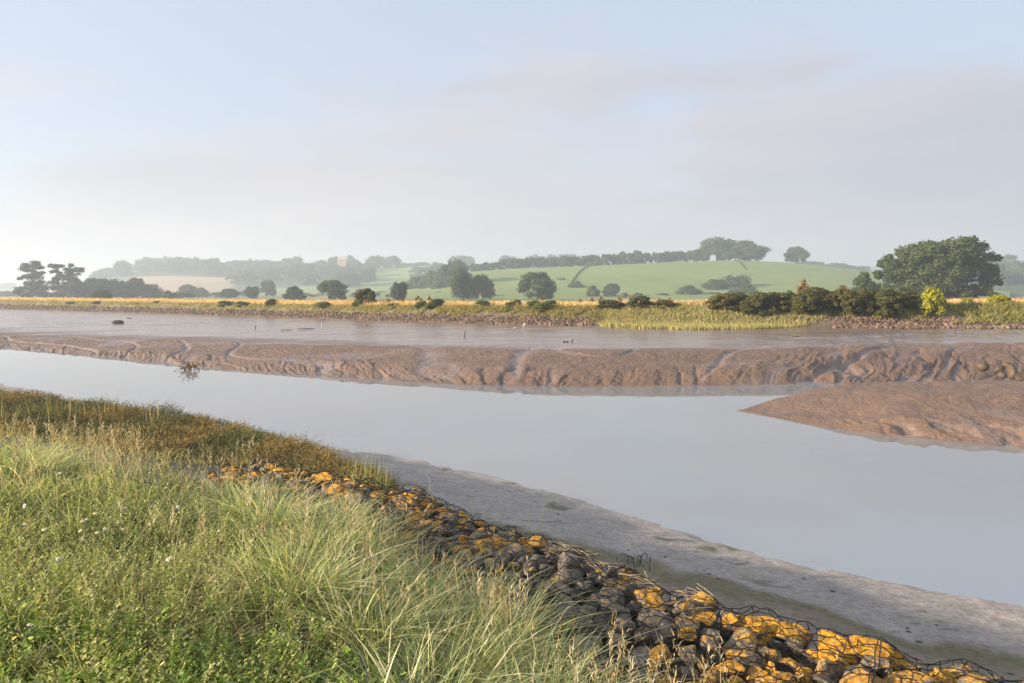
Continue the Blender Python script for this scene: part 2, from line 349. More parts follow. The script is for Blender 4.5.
def emb_h(px, d):
    """height at distance d behind the foot"""
    Yw, Yl, lz, Yf, fz, cz = curves(px)
    return fz + (cz - fz) * sm(-.2, 4.2, d) + (1.0 - cz) * sm(11, 15, d), Yf
def build_emb():
    u = np.linspace(-1.5, 1.65, 900); px = 512 + u * K
    d = np.concatenate([np.linspace(-.6, 5, 40), np.linspace(5.3, 16, 24)])
    D = d[:, None] * np.ones_like(u)[None]; PX = px[None] * np.ones_like(D); Z, Yf = emb_h(PX, D); Yb = Yf + D; X = u[None] * Yb
    Z = Z + .10 * fbm(X * .6, Yb * .6, 4, 40) * sm(.2, 1, D) - .08 * sm(0, -.5, D)
    st = np.array([.16, .115, .08]); gr = np.array([.17, .15, .05]); go = np.array([.50, .34, .14])
    w = sm(1.4, 2.6, D + .8 * fbm(X * .5, Yb * .5, 3, 42))[..., None]; w2 = sm(3.0, 3.6, D)[..., None]
    col = st + (gr - st) * w; col = col + (go - col) * w2
    o = link('embankment', mesh('embankment', np.stack([X, Yb, Z], -1), grid_faces(len(d), len(u)), M['bank'], col)); tag(o, kind='structure')
build_emb()

# ------------------------------------------------------------------ spit
def build_spit():
    N = np.array([(6.6, 20.1), (7.0, 19.5), (7.8, 17.9), (8.7, 16.7), (9.86, 16.1), (10.8, 15.5), (11.4, 15.0), (14, 13), (20, 8.5), (40, -8)])
    F = np.array([(6.6, 20.1), (8.0, 21.4), (11, 22.5), (14, 23), (17, 23.3), (22, 24), (40, 28)])
    xs = np.concatenate([np.linspace(6.2, 18, 520), np.linspace(18.1, 38, 200)]); ys = np.concatenate([np.linspace(-6, 12, 120), np.linspace(12.03, 26, 500)])
    X, Y = np.meshgrid(xs, ys); dn = sdist(X, Y, N); df = -sdist(X, Y, F)
    wob = .12 * fbm(X * 1.4, Y * 1.4, 3, 51); dn = dn + wob * sm(6.6, 8, X)
    L = np.clip(.66 * sm(6.4, 11.5, X) ** .8 + .06 * sm(11, 16, X), 0, 1)
    t = dn / (np.abs(dn) + np.abs(df) + 1e-6)
    prof = .50 * sm(0, .17, t) + .50 * sm(.22 + .08 * fbm(X * .3, Y * .3, 2, 60), .6, t); prof = prof * sm(1.0, .82, t)
    Z = L * prof
    sh = X + Y * .5; fr = 1 - np.abs(fbm(sh * 1.3 + fbm(X, Y, 2, 58), (Y - X * .3) * .4, 3, 52)) * 2.2
    env = sm(0, .06, t) * (1 - sm(.16, .3, t)) * sm(7.5, 9.5, X)
    Z += env * .11 * (fr - .4) * (.4 + vn(X, Y, 53)) + env * .05 * fbm(X * 5, Y * 5, 3, 56)
    Z += (.085 * fbm(X * 1.9, Y * 1.9, 6, 54) + .022 * fbm(X * 9, Y * 9, 3, 55)) * sm(0, .05, t) * (.35 + .65 * L / .7)
    Z = np.where((dn < 0) | (df < 0), -.02 + .35 * np.minimum(dn, df), Z + 0.0)
    Z = np.maximum(Z, -.7)
    wet_sheen = np.clip(.55 * sm(.0, .5, fbm(X * .8, Y * .8, 3, 57)) * (sm(.1, .2, t) * (1 - sm(.3, .45, t))) + .9 * sm(.04, 0, t) + .5 * env * sm(.4, .1, fr) + .10, 0, 1)
    o = link('mud_spit', mesh('mud_spit', np.stack([X, Y, Z], -1), grid_faces(len(ys), len(xs)), M['mud'], attrs={'wet_sheen': wet_sheen})); tag(o, kind='structure')
build_spit()

# water: one still sheet, and the big ground sheet
def sheet(name, x0, x1, y0, y1, z, mat, n=2, col=None):
    X, Y = np.meshgrid(np.linspace(x0, x1, n), np.linspace(y0, y1, n)); V = np.stack([X, Y, np.full_like(X, z)], -1)
    o = link(name, mesh(name, V, grid_faces(n, n), mat, col=np.tile(col, (n * n, 1)) if col is not None else None)); return tag(o, kind='structure')
sheet('water', -150, 90, -30, 130, 0.0, M['water'])
sheet('ground', -2900, 2900, -95, 2950, -.9, M['field'], 30, (.16, .17, .08))

def col_strip(name, pts_u, rows, mat):
    """ground strip given rows: list of (Y array, z array, colour array)"""
    u = pts_u; n = len(u); V, Cc = [], []
    for Y, z, c in rows:
        V.append(np.stack([u * Y, Y * np.ones(n), z * np.ones(n)], -1)); Cc.append(np.broadcast_to(c, (n, 3)))
    return mesh(name, np.concatenate(V), grid_faces(len(rows), n), mat, np.concatenate(Cc))
# marsh plain behind the embankment
u = np.linspace(-2.2, 2.2, 300); px = 512 + u * K; _, _, _, Yf, _, _ = curves(px)
rows = []
for k in np.linspace(0, 1, 40):
    Y = (Yf + 14.0) * (1 - k) ** 1 + 1400 * k ** 2 + (k - k * k) * 120
    f = .5 + .5 * fbm(u * Y * .01, Y * .01, 3, 70)
    c = np.array([.13, .17, .06]) + (np.array([.34, .27, .14]) - np.array([.13, .17, .06])) * sm(.45, .6, f)[:, None]
    rows.append((Y, 1.0 + .1 * f, c))
tag(link('meadow', col_strip('meadow', u, rows, M['field'])), kind='structure')

# ------------------------------------------------------------------ hills
def hill(name, px, py, Yc, Yf0, colfn, back=120, n=260, rowsN=46, z0=.9, shape=1.0):
    px = np.array(px, float); py = np.array(py, float)
    u = (np.linspace(px[0], px[-1], n) - 512) / K; P = 512 + u * K
    cp = sum(np.interp(P + d, px, py) for d in (-12, -6, 0, 6, 12)) / 5
    zc = EYE + (HZ - cp) / K * Yc; V, Cc = [], []
    for k in np.linspace(0, 1, rowsN):
        Y = Yf0 + (Yc - Yf0) * k; s = sm(-.05, 1.05, k) ** shape
        z = z0 + (zc - z0) * s; x = u * Y; z = z + (1 + .01 * (Yc - 300)) * .5 * fbm(x * .01, Y * .01 + x * 0, 3, 71) * math.sin(k * PI)
        V.append(np.stack([x, np.full(n, Y), z], -1)); Cc.append(colfn(P, (k), x, Y))
    for k in (.25, .6, 1.0):
        Y = Yc + back * k; z = zc + (z0 - 1.2 - zc) * k ** 1.5; V.append(np.stack([u * Y, np.full(n, Y), z], -1)); Cc.append(Cc[-1])
    V = np.array(V); o = link(name, mesh(name, V.reshape(-1, 3), grid_faces(len(V), n), M['field'], np.array(Cc).reshape(-1, 3))); tag(o, kind='structure')
    def h(x, Y):
        P_ = 512 + x / Y * K; c_ = sum(np.interp(P_ + d, px, py) for d in (-12, -6, 0, 6, 12)) / 5; zc_ = EYE + (HZ - c_) / K * Yc
        k = (Y - Yf0) / (Yc - Yf0); return float(z0 + (zc_ - z0) * sm(-.05, 1.05, min(k, 1)) ** shape)
    return h
def cG(P, k, x, Y):
    c = np.tile([.20, .245, .085], (len(P), 1)); c = c * (1 + .035 * np.sin(x * .35 + Y * .1))[:, None]
    m = sm(.90, .97, k) * sm(690, 700, P) * sm(745, 735, P); return c + (np.array([.34, .22, .16]) - c) * (m * .8)[:, None]
GH = hill('hill', [380, 440, 470, 520, 600, 680, 740, 790, 830, 880, 905, 960, 1010], [291, 280, 271.5, 268, 265.5, 261.5, 260, 262.5, 266, 272, 276, 285, 291], 420, 240, cG, back=90)
def cM(P, k, x, Y):
    c = np.tile([.10, .12, .05], (len(P), 1)); gr = np.array([.22, .27, .10]); tan = np.array([.42, .32, .20])
    m = sm(345, 365, P) * (k > .12); c = c + (gr - c) * m[:, None]
    m = sm(360, 350, P) * (k < .32) * sm(235, 250, P); c = c + (gr - c) * m[:, None]
    m = sm(120, 135, P) * sm(240, 228, P) * (k < .62) * (k > .05); c = c + (tan - c) * m[:, None]
    m = (np.abs(k - (.72 - (P - 440) * .002)) < .05) * sm(360, 380, P); c = c + (np.array([.08, .10, .04]) - c) * (m * .0)[:, None]
    return c
MH = hill('hill', [60, 85, 110, 130, 180, 240, 300, 350, 400, 445, 480, 520, 560, 620], [288, 281, 277, 271, 270, 273, 270, 268.5, 267, 264.5, 265, 267, 272, 288], 800, 470, cM, back=200)
def cW(P, k, x, Y): return np.tile([.07, .09, .035], (len(P), 1))
RH = hill('hill', [840, 880, 905, 940, 1024, 1120, 1300, 1500], [291, 284, 276, 272, 269, 268, 274, 288], 560, 330, cW, back=150)
def cF(P, k, x, Y): return np.tile([.08, .10, .05], (len(P), 1))
hill('hill', [740, 790, 830, 880, 960, 1100, 1300, 1500], [285, 274, 268, 266, 264.5, 262, 264, 280], 1500, 1100, cF, back=300)
hill('hill', [420, 500, 560, 640, 720, 800, 860], [284, 268, 262.5, 263, 266, 272, 284], 1050, 800, cF, back=300)
def cL(P, k, x, Y):
    c = np.tile([.08, .10, .05], (len(P), 1)); m = np.full(len(P), float(k < .5)); return c + (np.array([.45, .36, .24]) - c) * m[:, None]
LH = hill('hill', [-500, -300, -100, 0, 30, 60, 120, 200], [286, 280, 283, 287.5, 287.5, 288.5, 290, 291.5], 1200, 700, cL, back=300)

# ------------------------------------------------------------------ trees
def leaves(P, N, size, asp=1.0):
    n = len(P); N = N / (np.linalg.norm(N, axis=1, keepdims=True) + 1e-9)
    r = rng.normal(size=(n, 3)); a = np.cross(N, r); a /= np.linalg.norm(a, axis=1, keepdims=True) + 1e-9; b = np.cross(N, a)
    s = (size * (.6 + .8 * rng.random(n)))[:, None]; a = a * s * .5; b = b * s * .5 * asp
    V = np.stack([P - a - b * .6, P + a * .3 - b, P + a + b * .5, P - a * .2 + b], 1).reshape(-1, 3)
    return V, (np.arange(n)[:, None] * 4 + np.arange(4)[None])
def sph(n):
    v = rng.normal(size=(n, 3)); return v / np.linalg.norm(v, axis=1, keepdims=True)
def clump_leaves(cs, rs, per, size, flat=.72):
    Ps, Ns = [], []
    for c, r in zip(cs, rs):
        d = sph(per); k = max(.3, 1.0); rad = r * (.45 + .6 * rng.random(per) ** .6)
        # lumpy outline
        lump = 1 + .28 * np.sin(d[:, 0] * 5 + c[0] * 9) * np.sin(d[:, 1] * 5 + c[1] * 7) + .22 * np.sin(d[:, 2] * 7 + c[2] * 5 + d[:, 0] * 4)
        p = c + d * (rad * lump)[:, None] * np.array([1, 1, flat]); Ps.append(p); Ns.append(d + rng.normal(size=(per, 3)) * .55 + np.array([0, 0, .3]))
    return leaves(np.concatenate(Ps), np.concatenate(Ns), size)
def tree_mesh(name, leafm, ncl, per, lsize, kind='dome', seed=1, trunk_r=.03, gap=.0):
    """unit tree: height 1, crown width about 1, foot at origin"""
    global rng; rng = np.random.default_rng(seed); cs, rs = [], []
    for i in range(ncl):
        for _ in range(50):
            v = sph(1)[0]
            if kind in ('dome', 'low'):
                z = (.20 if kind == 'dome' else .08) + (.74 if kind == 'dome' else .84) * rng.random() ** .8; zc = .42 if kind == 'dome' else .32; hh_ = .56 if z > zc else .55
                rm = .42 * math.sqrt(max(.05, 1 - ((z - zc) / hh_) ** 2)) * (.35 + .65 * rng.random() ** .35); a_ = rng.random() * 6.283
                c = np.array([rm * math.cos(a_), rm * math.sin(a_), z]); r = .085 + .075 * rng.random()
            elif kind == 'tall':
                rad = .4 + .6 * rng.random(); c = np.array([v[0] * .34 * rad, v[1] * .34 * rad, .56 + v[2] * .36 * rad]); r = .11 + .06 * rng.random()
            elif kind == 'pine':
                z = rng.random(); w = (.42 * (1 - z) ** .6 + .12) * (1.0 if (int(z * 7) % 2 == 0) else .5)
                c = np.array([v[0] * w, v[1] * w, .16 + z * .78]); r = .06 + .06 * rng.random()
            break
        cs.append(c); rs.append(r)
    cs = np.array(cs); rs = np.array(rs)
    V, F = clump_leaves(cs, rs, per, lsize, .9 if kind != 'pine' else .42)
    lo, hi = np.percentile(V, .7, axis=0), np.percentile(V, 99.3, axis=0); zb = .04 if kind in ('low', 'pine') else .10
    A_ = np.array([1 / (hi[0] - lo[0]), 1 / (hi[1] - lo[1]), (1 - zb) / (hi[2] - lo[2])]); B_ = np.array([-(hi[0] + lo[0]) / 2 * A_[0], -(hi[1] + lo[1]) / 2 * A_[1], 1 - hi[2] * A_[2]])
    V = V * A_ + B_; cs = cs * A_ + B_
    crown = mesh(name + '_crown', V, F, leafm, smooth=False)
    parts = [path_tube([(0, 0, -.03), (.008, 0, .12), (-.01, .01, .3), (.01, 0, .5), (0, 0, .72)], trunk_r * 1.25, trunk_r * .3, 8)]
    for c in cs[::2]:
        z0 = min(.18 + .3 * rng.random(), c[2] * .8); m = np.array([c[0] * .45, c[1] * .45, z0 + (c[2] - z0) * .6])
        parts.append(path_tube([(0, 0, z0), m, c], trunk_r * .42, trunk_r * .08, 5))
    V, F = merge(parts); trunk = mesh(name + '_trunk', V, F, M['bark'])
    return crown, trunk
protos = {}
def P_(key, *a, **k): protos[key] = tree_mesh(key, *a, **k)
for i in range(5): P_(f'mid{i}', M['tree'], 44, 300, .034, ('dome', 'low', 'dome', 'tall', 'low')[i], seed=20 + i)
for i in range(6): P_(f'far{i}', M['tree'], 30, 110, .055, ('dome', 'low', 'dome', 'tall', 'low', 'dome')[i], seed=40 + i)
for i in range(3): P_(f'pine{i}', M['pine'], 46, 150, .032, 'pine', seed=60 + i, trunk_r=.022)
for i in range(4): P_(f'bush{i}', M['bush'], 36, 380, .042, 'low', seed=70 + i, trunk_r=.02)
P_('lime', M['lime'], 44, 130, .06, 'low', seed=88); P_('rust', M['rust'], 16, 130, .06, 'tall', seed=82); P_('pale', M['pale'], 22, 260, .055, 'low', seed=83)
P_('rustbush', M['rust'], 20, 260, .05, 'low', seed=84)
nt_ = 0
def tree(name, key, x, y, z, w, h, label, cat='tree', group=None, rot=None):
    global nt_; nt_ += 1; r = random.Random(nt_ * 13)
    t = thing(name, label, cat, (x, y, z), r.uniform(0, 6.28) if rot is None else rot, (w, w, h), group)
    cr, tr = protos[key]; link('crown', cr, t); link('trunk', tr, t); return t
def pt(px, Y): return (px - 512) / K * Y
def tree_px(name, key, px, top, base, wpx, Y, label, z=None, group=None, cat='tree', hf=None):
    x = pt(px, Y); zb = EYE - (base - HZ) / K * Y if z is None else z
    zt = EYE + (HZ - top) / K * Y
    if hf: zb = hf(x, Y)
    return tree(name, key, x, Y, zb, wpx / K * Y * .93, (zt - zb) * 1.02, label, cat, group)

# the large oak with its own crown
def big_oak():
    global rng; rng = np.random.default_rng(5); Y = 125; s = Y / K; X0 = pt(940, Y)
    t = thing('oak_tree', 'large spreading dark green oak behind the right end of the hedge', 'tree', (X0, Y, 1.0))
    # clump outline from real crown: (offset px, height above base px, radius px, depth m)
    base = 303; spec = []
    for (px, py, r) in [(900, 252, 9), (893, 257, 7), (912, 248, 8), (925, 246, 10), (938, 240, 10), (950, 236, 5), (951, 242, 9), (962, 243, 8), (968, 255, 9), (978, 259, 8), (987, 266, 7), (994, 270, 6), (985, 275, 8), (884, 262, 7), (880, 270, 6), (893, 268, 9), (905, 258, 11), (920, 258, 12), (935, 254, 12), (950, 256, 11), (965, 264, 10), (975, 268, 9), (905, 272, 12), (895, 281, 10), (918, 272, 13), (932, 270, 13), (912, 286, 12), (926, 285, 12), (898, 292, 10), (940, 288, 11), (950, 293, 10), (955, 276, 8), (960, 288, 8), (970, 283, 7), (985, 286, 5), (975, 292, 5), (884, 288, 9), (942, 262, 12), (990, 281, 4), (966, 296, 6), (945, 246, 12), (953, 250, 12), (940, 252, 13), (930, 252, 13), (947, 268, 12), (940, 276, 12), (932, 243, 9)]:
        dm = (abs(px - 937) / 62); depth = math.sqrt(max(0, 1 - dm * dm)) * 8
        for k in range(5):
            d = rng.uniform(-1, .8) * depth; j = rng.normal(size=2) * 2.2
            spec.append((((px - 944 + j[0]) * .91 * s, d, (base - py + j[1]) * .95 * s), r * s * (.46 + .38 * rng.random())))
    cs = np.array([c for c, r in spec]); rs = np.array([r for c, r in spec])
    V, F = clump_leaves(cs, rs, 330, .32, .8); link('crown', mesh('oak_crown', V, F, M['oak'], smooth=False), t)
    parts = [path_tube([(0, 0, -.5), (.1, 0, 1.2), (-.2, 0, 2.6), (.2, 0, 5), (.1, 0, 8.5)], .75, .25, 10)]
    for c in cs[::4]:
        z0 = min(1.8 + 3 * rng.random(), c[2] * .7 + .3); parts.append(path_tube([(0, 0, z0), (c[0] * .5, c[1] * .5, z0 + (c[2] - z0) * .65), tuple(c)], .22, .04, 5))
    V, F = merge(parts); link('trunk', mesh('oak_trunk', V, F, M['bark']), t)
big_oak()
T = tree_px
T('tree', 'mid1', 865, 274, 300, 25, 110, 'small round green tree left of the big oak', z=1.0)
# middle distance trees standing in the meadow
for a in [
 ('oak_tree', 'mid0', 537, 273.5, 299, 38, 190, 'dark spreading oak alone below the green hill'),
 ('tree', 'mid3', 461, 270, 299, 23, 210, 'dark upright tree, left of a close pair before the hill'),
 ('tree', 'mid2', 482, 276, 299, 25, 215, 'dark round tree, right of a close pair before the hill'),
 ('tree', 'mid2', 452, 262, 298, 40, 330, 'tall hazy broad tree behind the close pair'),
 ('tree', 'mid4', 433, 272, 297, 30, 350, 'hazy sloping tree left of the tall broad tree'),
 ('tree', 'mid1', 416, 277, 297, 26, 360, 'low hazy tree at the foot of the pale green field'),
 ('tree', 'mid0', 334, 281, 300, 28, 190, 'dark tree with a notched crown below the twin towers'),
 ('tree', 'mid4', 294, 287, 300, 22, 190, 'low dark bush-like tree on the meadow left of the notched one'),
 ('tree', 'mid3', 399, 283, 300, 16, 160, 'small upright tree just behind the embankment, below the pale field'),
 ('tree', 'mid2', 562, 279, 298, 22, 330, 'hazy grey green tree right behind the lone oak'),
 ('tree', 'mid4', 576, 282, 298, 20, 300, 'second hazy tree to the right of the lone oak'),
 ('tree', 'mid1', 593, 286, 299, 14, 260, 'small round tree, left of two separate small ones under the hill'),
 ('tree', 'mid0', 611, 284, 299, 17, 260, 'small domed tree, right of two separate small ones under the hill'),
 ('tree', 'far1', 638, 293, 299, 11, 250, 'tiny bush-like tree below the middle of the green hill'),
 ('tree', 'far4', 625, 293, 299, 8, 250, 'tiniest dark tree right of the small domed one'),
 ('tree', 'mid1', 689, 286, 299, 26, 270, 'round tree at the left end of the clump under the hill'),
 ('tree', 'mid0', 714, 280, 299, 26, 290, 'open crowned tree in the clump under the hill'),
 ('tree', 'mid3', 735, 276.5, 299, 28, 300, 'tallest tree of the clump under the green hill'),
 ('tree', 'mid4', 747, 285, 299, 22, 270, 'dark dome at the right end of the clump under the hill'),
 ('tree', 'mid4', 188, 285, 299, 22, 330, 'hazy rounded tree in front of the tan field'),
 ('tree', 'mid1', 202, 288, 299, 14, 320, 'small hazy tree right of the rounded one before the tan field'),
 ('tree', 'mid1', 168, 291, 299, 13, 220, 'little green bush-like tree right of the dark left copse'),
 ('tree', 'mid0', 229, 289, 299, 18, 260, 'low hazy dome between tan field and green strip'),
 ('tree', 'mid3', 252, 287, 299, 14, 240, 'pale thin crowned tree in front of the left wood'),
 ('tree', 'mid2', 268, 281, 299, 16, 330, 'faint airy tree below the left wood'),
 ('tree', 'mid3', 500, 281, 298, 24, 380, 'hazy tree at the foot of the hill right of the close pair'),
 ('tree', 'mid2', 517, 283, 298, 24, 380, 'hazy tree touching the left of the lone oak'),
]: T(*a[:7], a[7], z=1.0, group=None)
T('tree', 'mid0', 102, 290, 300, 17, 170, 'pale yellow green round tree before the dark left copse', z=1.0)
bpy.context.scene.objects  # noqa
# left copse
for i, (px, top, w) in enumerate([(93, 279, 26), (108, 280, 24), (122, 282, 24), (137, 279, 26), (150, 285, 22), (78, 284, 20), (128, 286, 20), (112, 285, 22)]):
    T('tree', f'mid{(i * 2) % 5}', px, top, 300, w, 250 + (i % 3) * 8, 'dark green tree of the copse right of the tall pines', z=1.0, group='trees of the left copse')
def pine(px, top, w, seed, label, spec):
    global rng; rng = np.random.default_rng(seed); Y = 240; s = Y / K; t = thing('pine_tree', label, 'tree', (pt(px, Y), Y, 1.0))
    cs, rs = [], []
    for (dx, dz, r) in spec:
        for k in range(4): cs.append(((dx + rng.normal() * 1.6) * s, rng.normal() * 1.2, (dz + rng.normal() * .9) * s)); rs.append(r * s * (.6 + .4 * rng.random()))
    V, F = clump_leaves(np.array(cs), np.array(rs), 110, .42, .5); link('crown', mesh('pine_crown', V, F, M['pine'], smooth=False), t)
    H = (300 - top) * s; parts = [path_tube([(0, 0, -.5), (.2, 0, H * .4), (0, 0, H * .7), (.3, 0, H * .93)], .42, .12, 8)]
    for c in cs[::3]: parts.append(path_tube([(0, 0, max(1, c[2] * .8)), tuple(np.array(c) * (.5, .5, 1)), tuple(c)], .13, .04, 5))
    V, F = merge(parts); link('trunk', mesh('pine_trunk', V, F, M['bark']), t)
pine(32, 263, 28, 3, 'tall layered pine, leftmost tree of the landscape', [(-4, 34, 4.5), (2, 35, 5), (-8, 31, 3.5), (6, 32, 4), (0, 28, 4), (6, 26, 4), (-3, 23, 5), (-8, 21, 3.5), (3, 20, 6), (9, 17, 4), (-4, 15, 6), (5, 13, 6.5), (-10, 11, 5), (12, 11, 5), (-13, 7, 4), (0, 8, 7), (8, 6, 7), (-6, 4, 6), (14, 4, 5)])
pine(58, 265, 18, 4, 'pine with open top branches, second from the left', [(-5, 33, 3.5), (0, 33, 3.5), (-3, 28, 3), (2, 25, 3.5), (-4, 21, 4), (0, 17, 5), (-5, 12, 5), (2, 10, 6), (-3, 5, 6), (4, 4, 5)])
pine(68, 264, 18, 8, 'dense pointed pine between the two open topped ones', [(-2, 34, 3.5), (-1, 30, 4), (0, 26, 5), (-3, 21, 5.5), (3, 19, 5), (0, 14, 7), (6, 11, 6), (-3, 8, 7), (5, 5, 7)])
pine(77, 268, 14, 9, 'pine with a small flat crown tuft on a bare stem', [(-1, 30, 3.2), (3, 29, 2.5), (0, 25, 2), (0, 19, 3.5), (2, 15, 4.5), (-1, 10, 6), (4, 7, 5), (0, 4, 6)])
# meadow bushes low behind the embankment
for i in range(70):
    r = random.Random(900 + i); px = r.uniform(-30, 1060); Y = r.uniform(240, 440)
    T('bush', f'far{i % 6}', px, r.uniform(288.5, 294), 299, r.uniform(12, 26), Y, 'low hazy bush on the flat meadow behind the embankment', z=1.0, group='low bushes on the meadow', cat='bush')
# hill hedge (a row of trees on the crest of the green hill)
for i, px in enumerate(np.linspace(474, 704, 40)):
    r = random.Random(i); x = pt(px, 419); z = GH(x, 419); h = (7.2 + px * .002 + r.uniform(-.5, .9)) * (.75 if px < 500 else .95)
    tree('hedge_tree', f'far{(i * 5) % 6}', x, 417 + r.uniform(-2, 2), z - .5, r.uniform(6, 7.6), h * .82, 'rounded hedgerow tree in the line along the green hill crest', 'tree', 'hedgerow along the hill crest')
T('tree', 'mid2', 717, 239, 260, 36, 415, 'left dome of the big tree clump on the hill top', hf=GH)
T('tree', 'mid4', 729, 240, 260, 24, 422, 'tall tree at the back of the clump on the hill top', hf=GH)
T('tree', 'mid1', 745, 241.5, 261, 46, 412, 'widest dome, right half of the clump on the hill top', hf=GH)
T('tree', 'mid0', 796, 247.5, 264, 22, 418, 'lone tree with a gap in its crown on the hill shoulder', hf=GH)
T('tree', 'far1', 623, 252, 262, 12, 425, 'small dome rising from the hill hedge, left of two', hf=GH); T('tree', 'far4', 637, 251, 262, 14, 425, 'small dome rising from the hill hedge, right of two', hf=GH)
T('tree', 'far0', 704, 254, 262, 12, 410, 'little tree at the left foot of the hill top clump', hf=GH)
# boundary hedge going down the hill
for i, k in enumerate(np.linspace(0, 1, 14)):
    px = 590 - 20 * k; Y = 410 - 110 * k; x = pt(px, Y); tree('hedge_bush', f'bush{i % 4}', x, Y, GH(x, Y) - .2, 1.7, 1.0, 'small brown bush in the hedge running down the green hill', 'bush', 'hedge down the green hill')
for i, k in enumerate(np.linspace(0, 1, 14)):
    px = 735 + 11 * k; Y = 410 - 60 * k; x = pt(px, Y); tree('hedge_bush', 'rustbush', x, Y, GH(x, Y) - .1, 1.2, .9, 'thin reddish bush in the boundary below the hill top clump', 'bush', 'reddish boundary below the hill clump')
# woods on the left and middle hill
def wood(n, pr, kr, label, group, hf, Yc, Y0, hts, seed, sizes=(11, 16), key='far'):
    r = random.Random(seed)
    for i in range(n):
        px = r.uniform(*pr); k = r.uniform(*kr) if not callable(kr) else kr(px, r); Y = Y0 + (Yc - Y0) * k; x = pt(px, Y); w = r.uniform(*sizes)
        tree('tree', f'{key}{r.randrange(6)}', x, Y, hf(x, Y) - 1, w, r.uniform(*hts), label, 'tree', group)
wood(46, (118, 300), (.68, 1.0), 'hazy tree of the long wood above the tan field', 'trees of the left hill wood', MH, 800, 470, (12, 17), 1, (14, 20))
wood(10, (90, 125), (.75, 1.0), 'hazy tree on the falling left end of the long wood', 'trees at the left end of the wood', MH, 800, 470, (8, 12), 2)
wood(26, (232, 350), (.34, .75), 'hazy tree filling the slope below the twin towers', 'trees on the slope below the towers', MH, 800, 470, (9, 13), 3, (12, 17))
wood(24, (265, 400), (.86, 1.0), 'hazy tree on the skyline around the twin towers', 'skyline trees around the towers', MH, 800, 470, (10, 15), 4, (12, 18))
wood(12, (395, 440), (.96, 1.0), 'hazy low tree on the skyline above the pale field', 'skyline trees above the pale field', MH, 800, 470, (4, 6), 5, (8, 11))
wood(18, (340, 372), (.25, .8), 'hazy tree at the left edge of the pale field', 'trees left of the pale field', MH, 800, 470, (9, 13), 6, (12, 16))
wood(10, (405, 450), (.3, .62), 'hazy tree of the diagonal belt below the pale field', 'diagonal tree belt below the pale field', MH, 800, 470, (8, 11), 13, (11, 15))
wood(36, (905, 1090), (.35, 1.0), 'hazy tree in the wood on the right edge slope', 'trees of the right edge wood', RH, 560, 330, (9, 13), 7, (11, 15))
wood(16, (795, 885), (.99, 1.0), 'faint tree in the strip of wood behind the hill shoulder', 'trees behind the hill shoulder', lambda x, Y: EYE + (HZ - (264.5 + (512 + x / Y * K - 800) * .07)) / K * Y - 3, 640, 600, (6, 8), 8, (9, 12))
wood(16, (500, 600), (.9, 1.0), 'faint tree on the misty ridge above the hill hedge', 'trees on the misty ridge', lambda x, Y: EYE + (HZ - 263) / K * Y - 3, 800, 720, (9, 14), 9, (12, 18))
wood(10, (-60, 60), (.9, 1.0), 'very faint tree on the distant ridge at far left', 'trees on the far left ridge', LH, 1200, 700, (7, 11), 10, (16, 24))
wood(5, (452, 470), (.95, 1.0), 'faint tree on the skyline left of the hill hedge', 'skyline trees left of the hill hedge', MH, 800, 470, (8, 12), 12, (10, 14))
T('tree', 'far0', 463.5, 256, 268, 12, 790, 'solitary faint tree on the skyline above the tall broad tree', hf=MH)
T('tree', 'far3', 249, 259, 272, 5, 795, 'narrow faint conifer-like tree, left of two on the wood skyline', hf=MH)
T('tree', 'far3', 256, 260, 272, 5.5, 795, 'narrow faint conifer-like tree, right of two on the wood skyline', hf=MH)
T('tree', 'far2', 350, 255.5, 268, 9, 770, 'dark hazy tree touching the right twin tower', hf=MH)
T('tree', 'far0', 572, 255, 264, 11, 700, 'faint domed tree apart on the misty ridge', z=28)

# ------------------------------------------------------------------ twin tower building and house
def boxv(x0, x1, y0, y1, z0, z1):
    V = np.array([(x0, y0, z0), (x1, y0, z0), (x1, y1, z0), (x0, y1, z0), (x0, y0, z1), (x1, y0, z1), (x1, y1, z1), (x0, y1, z1)], float)
    return V, np.array([(0, 3, 2, 1), (4, 5, 6, 7), (0, 1, 5, 4), (1, 2, 6, 5), (2, 3, 7, 6), (3, 0, 4, 7)])
Yt = 700; s = Yt / K; xt = pt(341.5, Yt); zt = EYE + (HZ - 269) * s
b = thing('tower_building', 'pink twin towered building among trees on the far hill', 'building', (xt, Yt, zt))
for k, (x0, x1, ht) in enumerate(((-3.9, -1.1, 12.2), (1.0, 4.2, 13.0))):
    parts = [boxv(x0, x1, 0, 3.2, 0, ht)]
    for j in range(3): w = (x1 - x0) / 5; parts.append(boxv(x0 + 2 * j * w, x0 + (2 * j + 1) * w, -.02, .6, ht + .003, ht + .7))
    tw = link('tower', mesh('tower', *merge(parts), M['pink'], smooth=False), b)
    for zz in (3, 6, 9): link('window', mesh('window', *boxv((x0 + x1) / 2 - .4, (x0 + x1) / 2 + .4, -.08, .05, zz - .8, zz + .8), M['glass'], smooth=False), tw)
link('wall', mesh('wall', *boxv(-1.097, .997, 1.2, 3.0, 0, 8.5), M['pink'], smooth=False), b)
link('annex', mesh('annex', *boxv(4.203, 8.5, .5, 3.5, -1, 2.2), M['pink'], smooth=False), b)
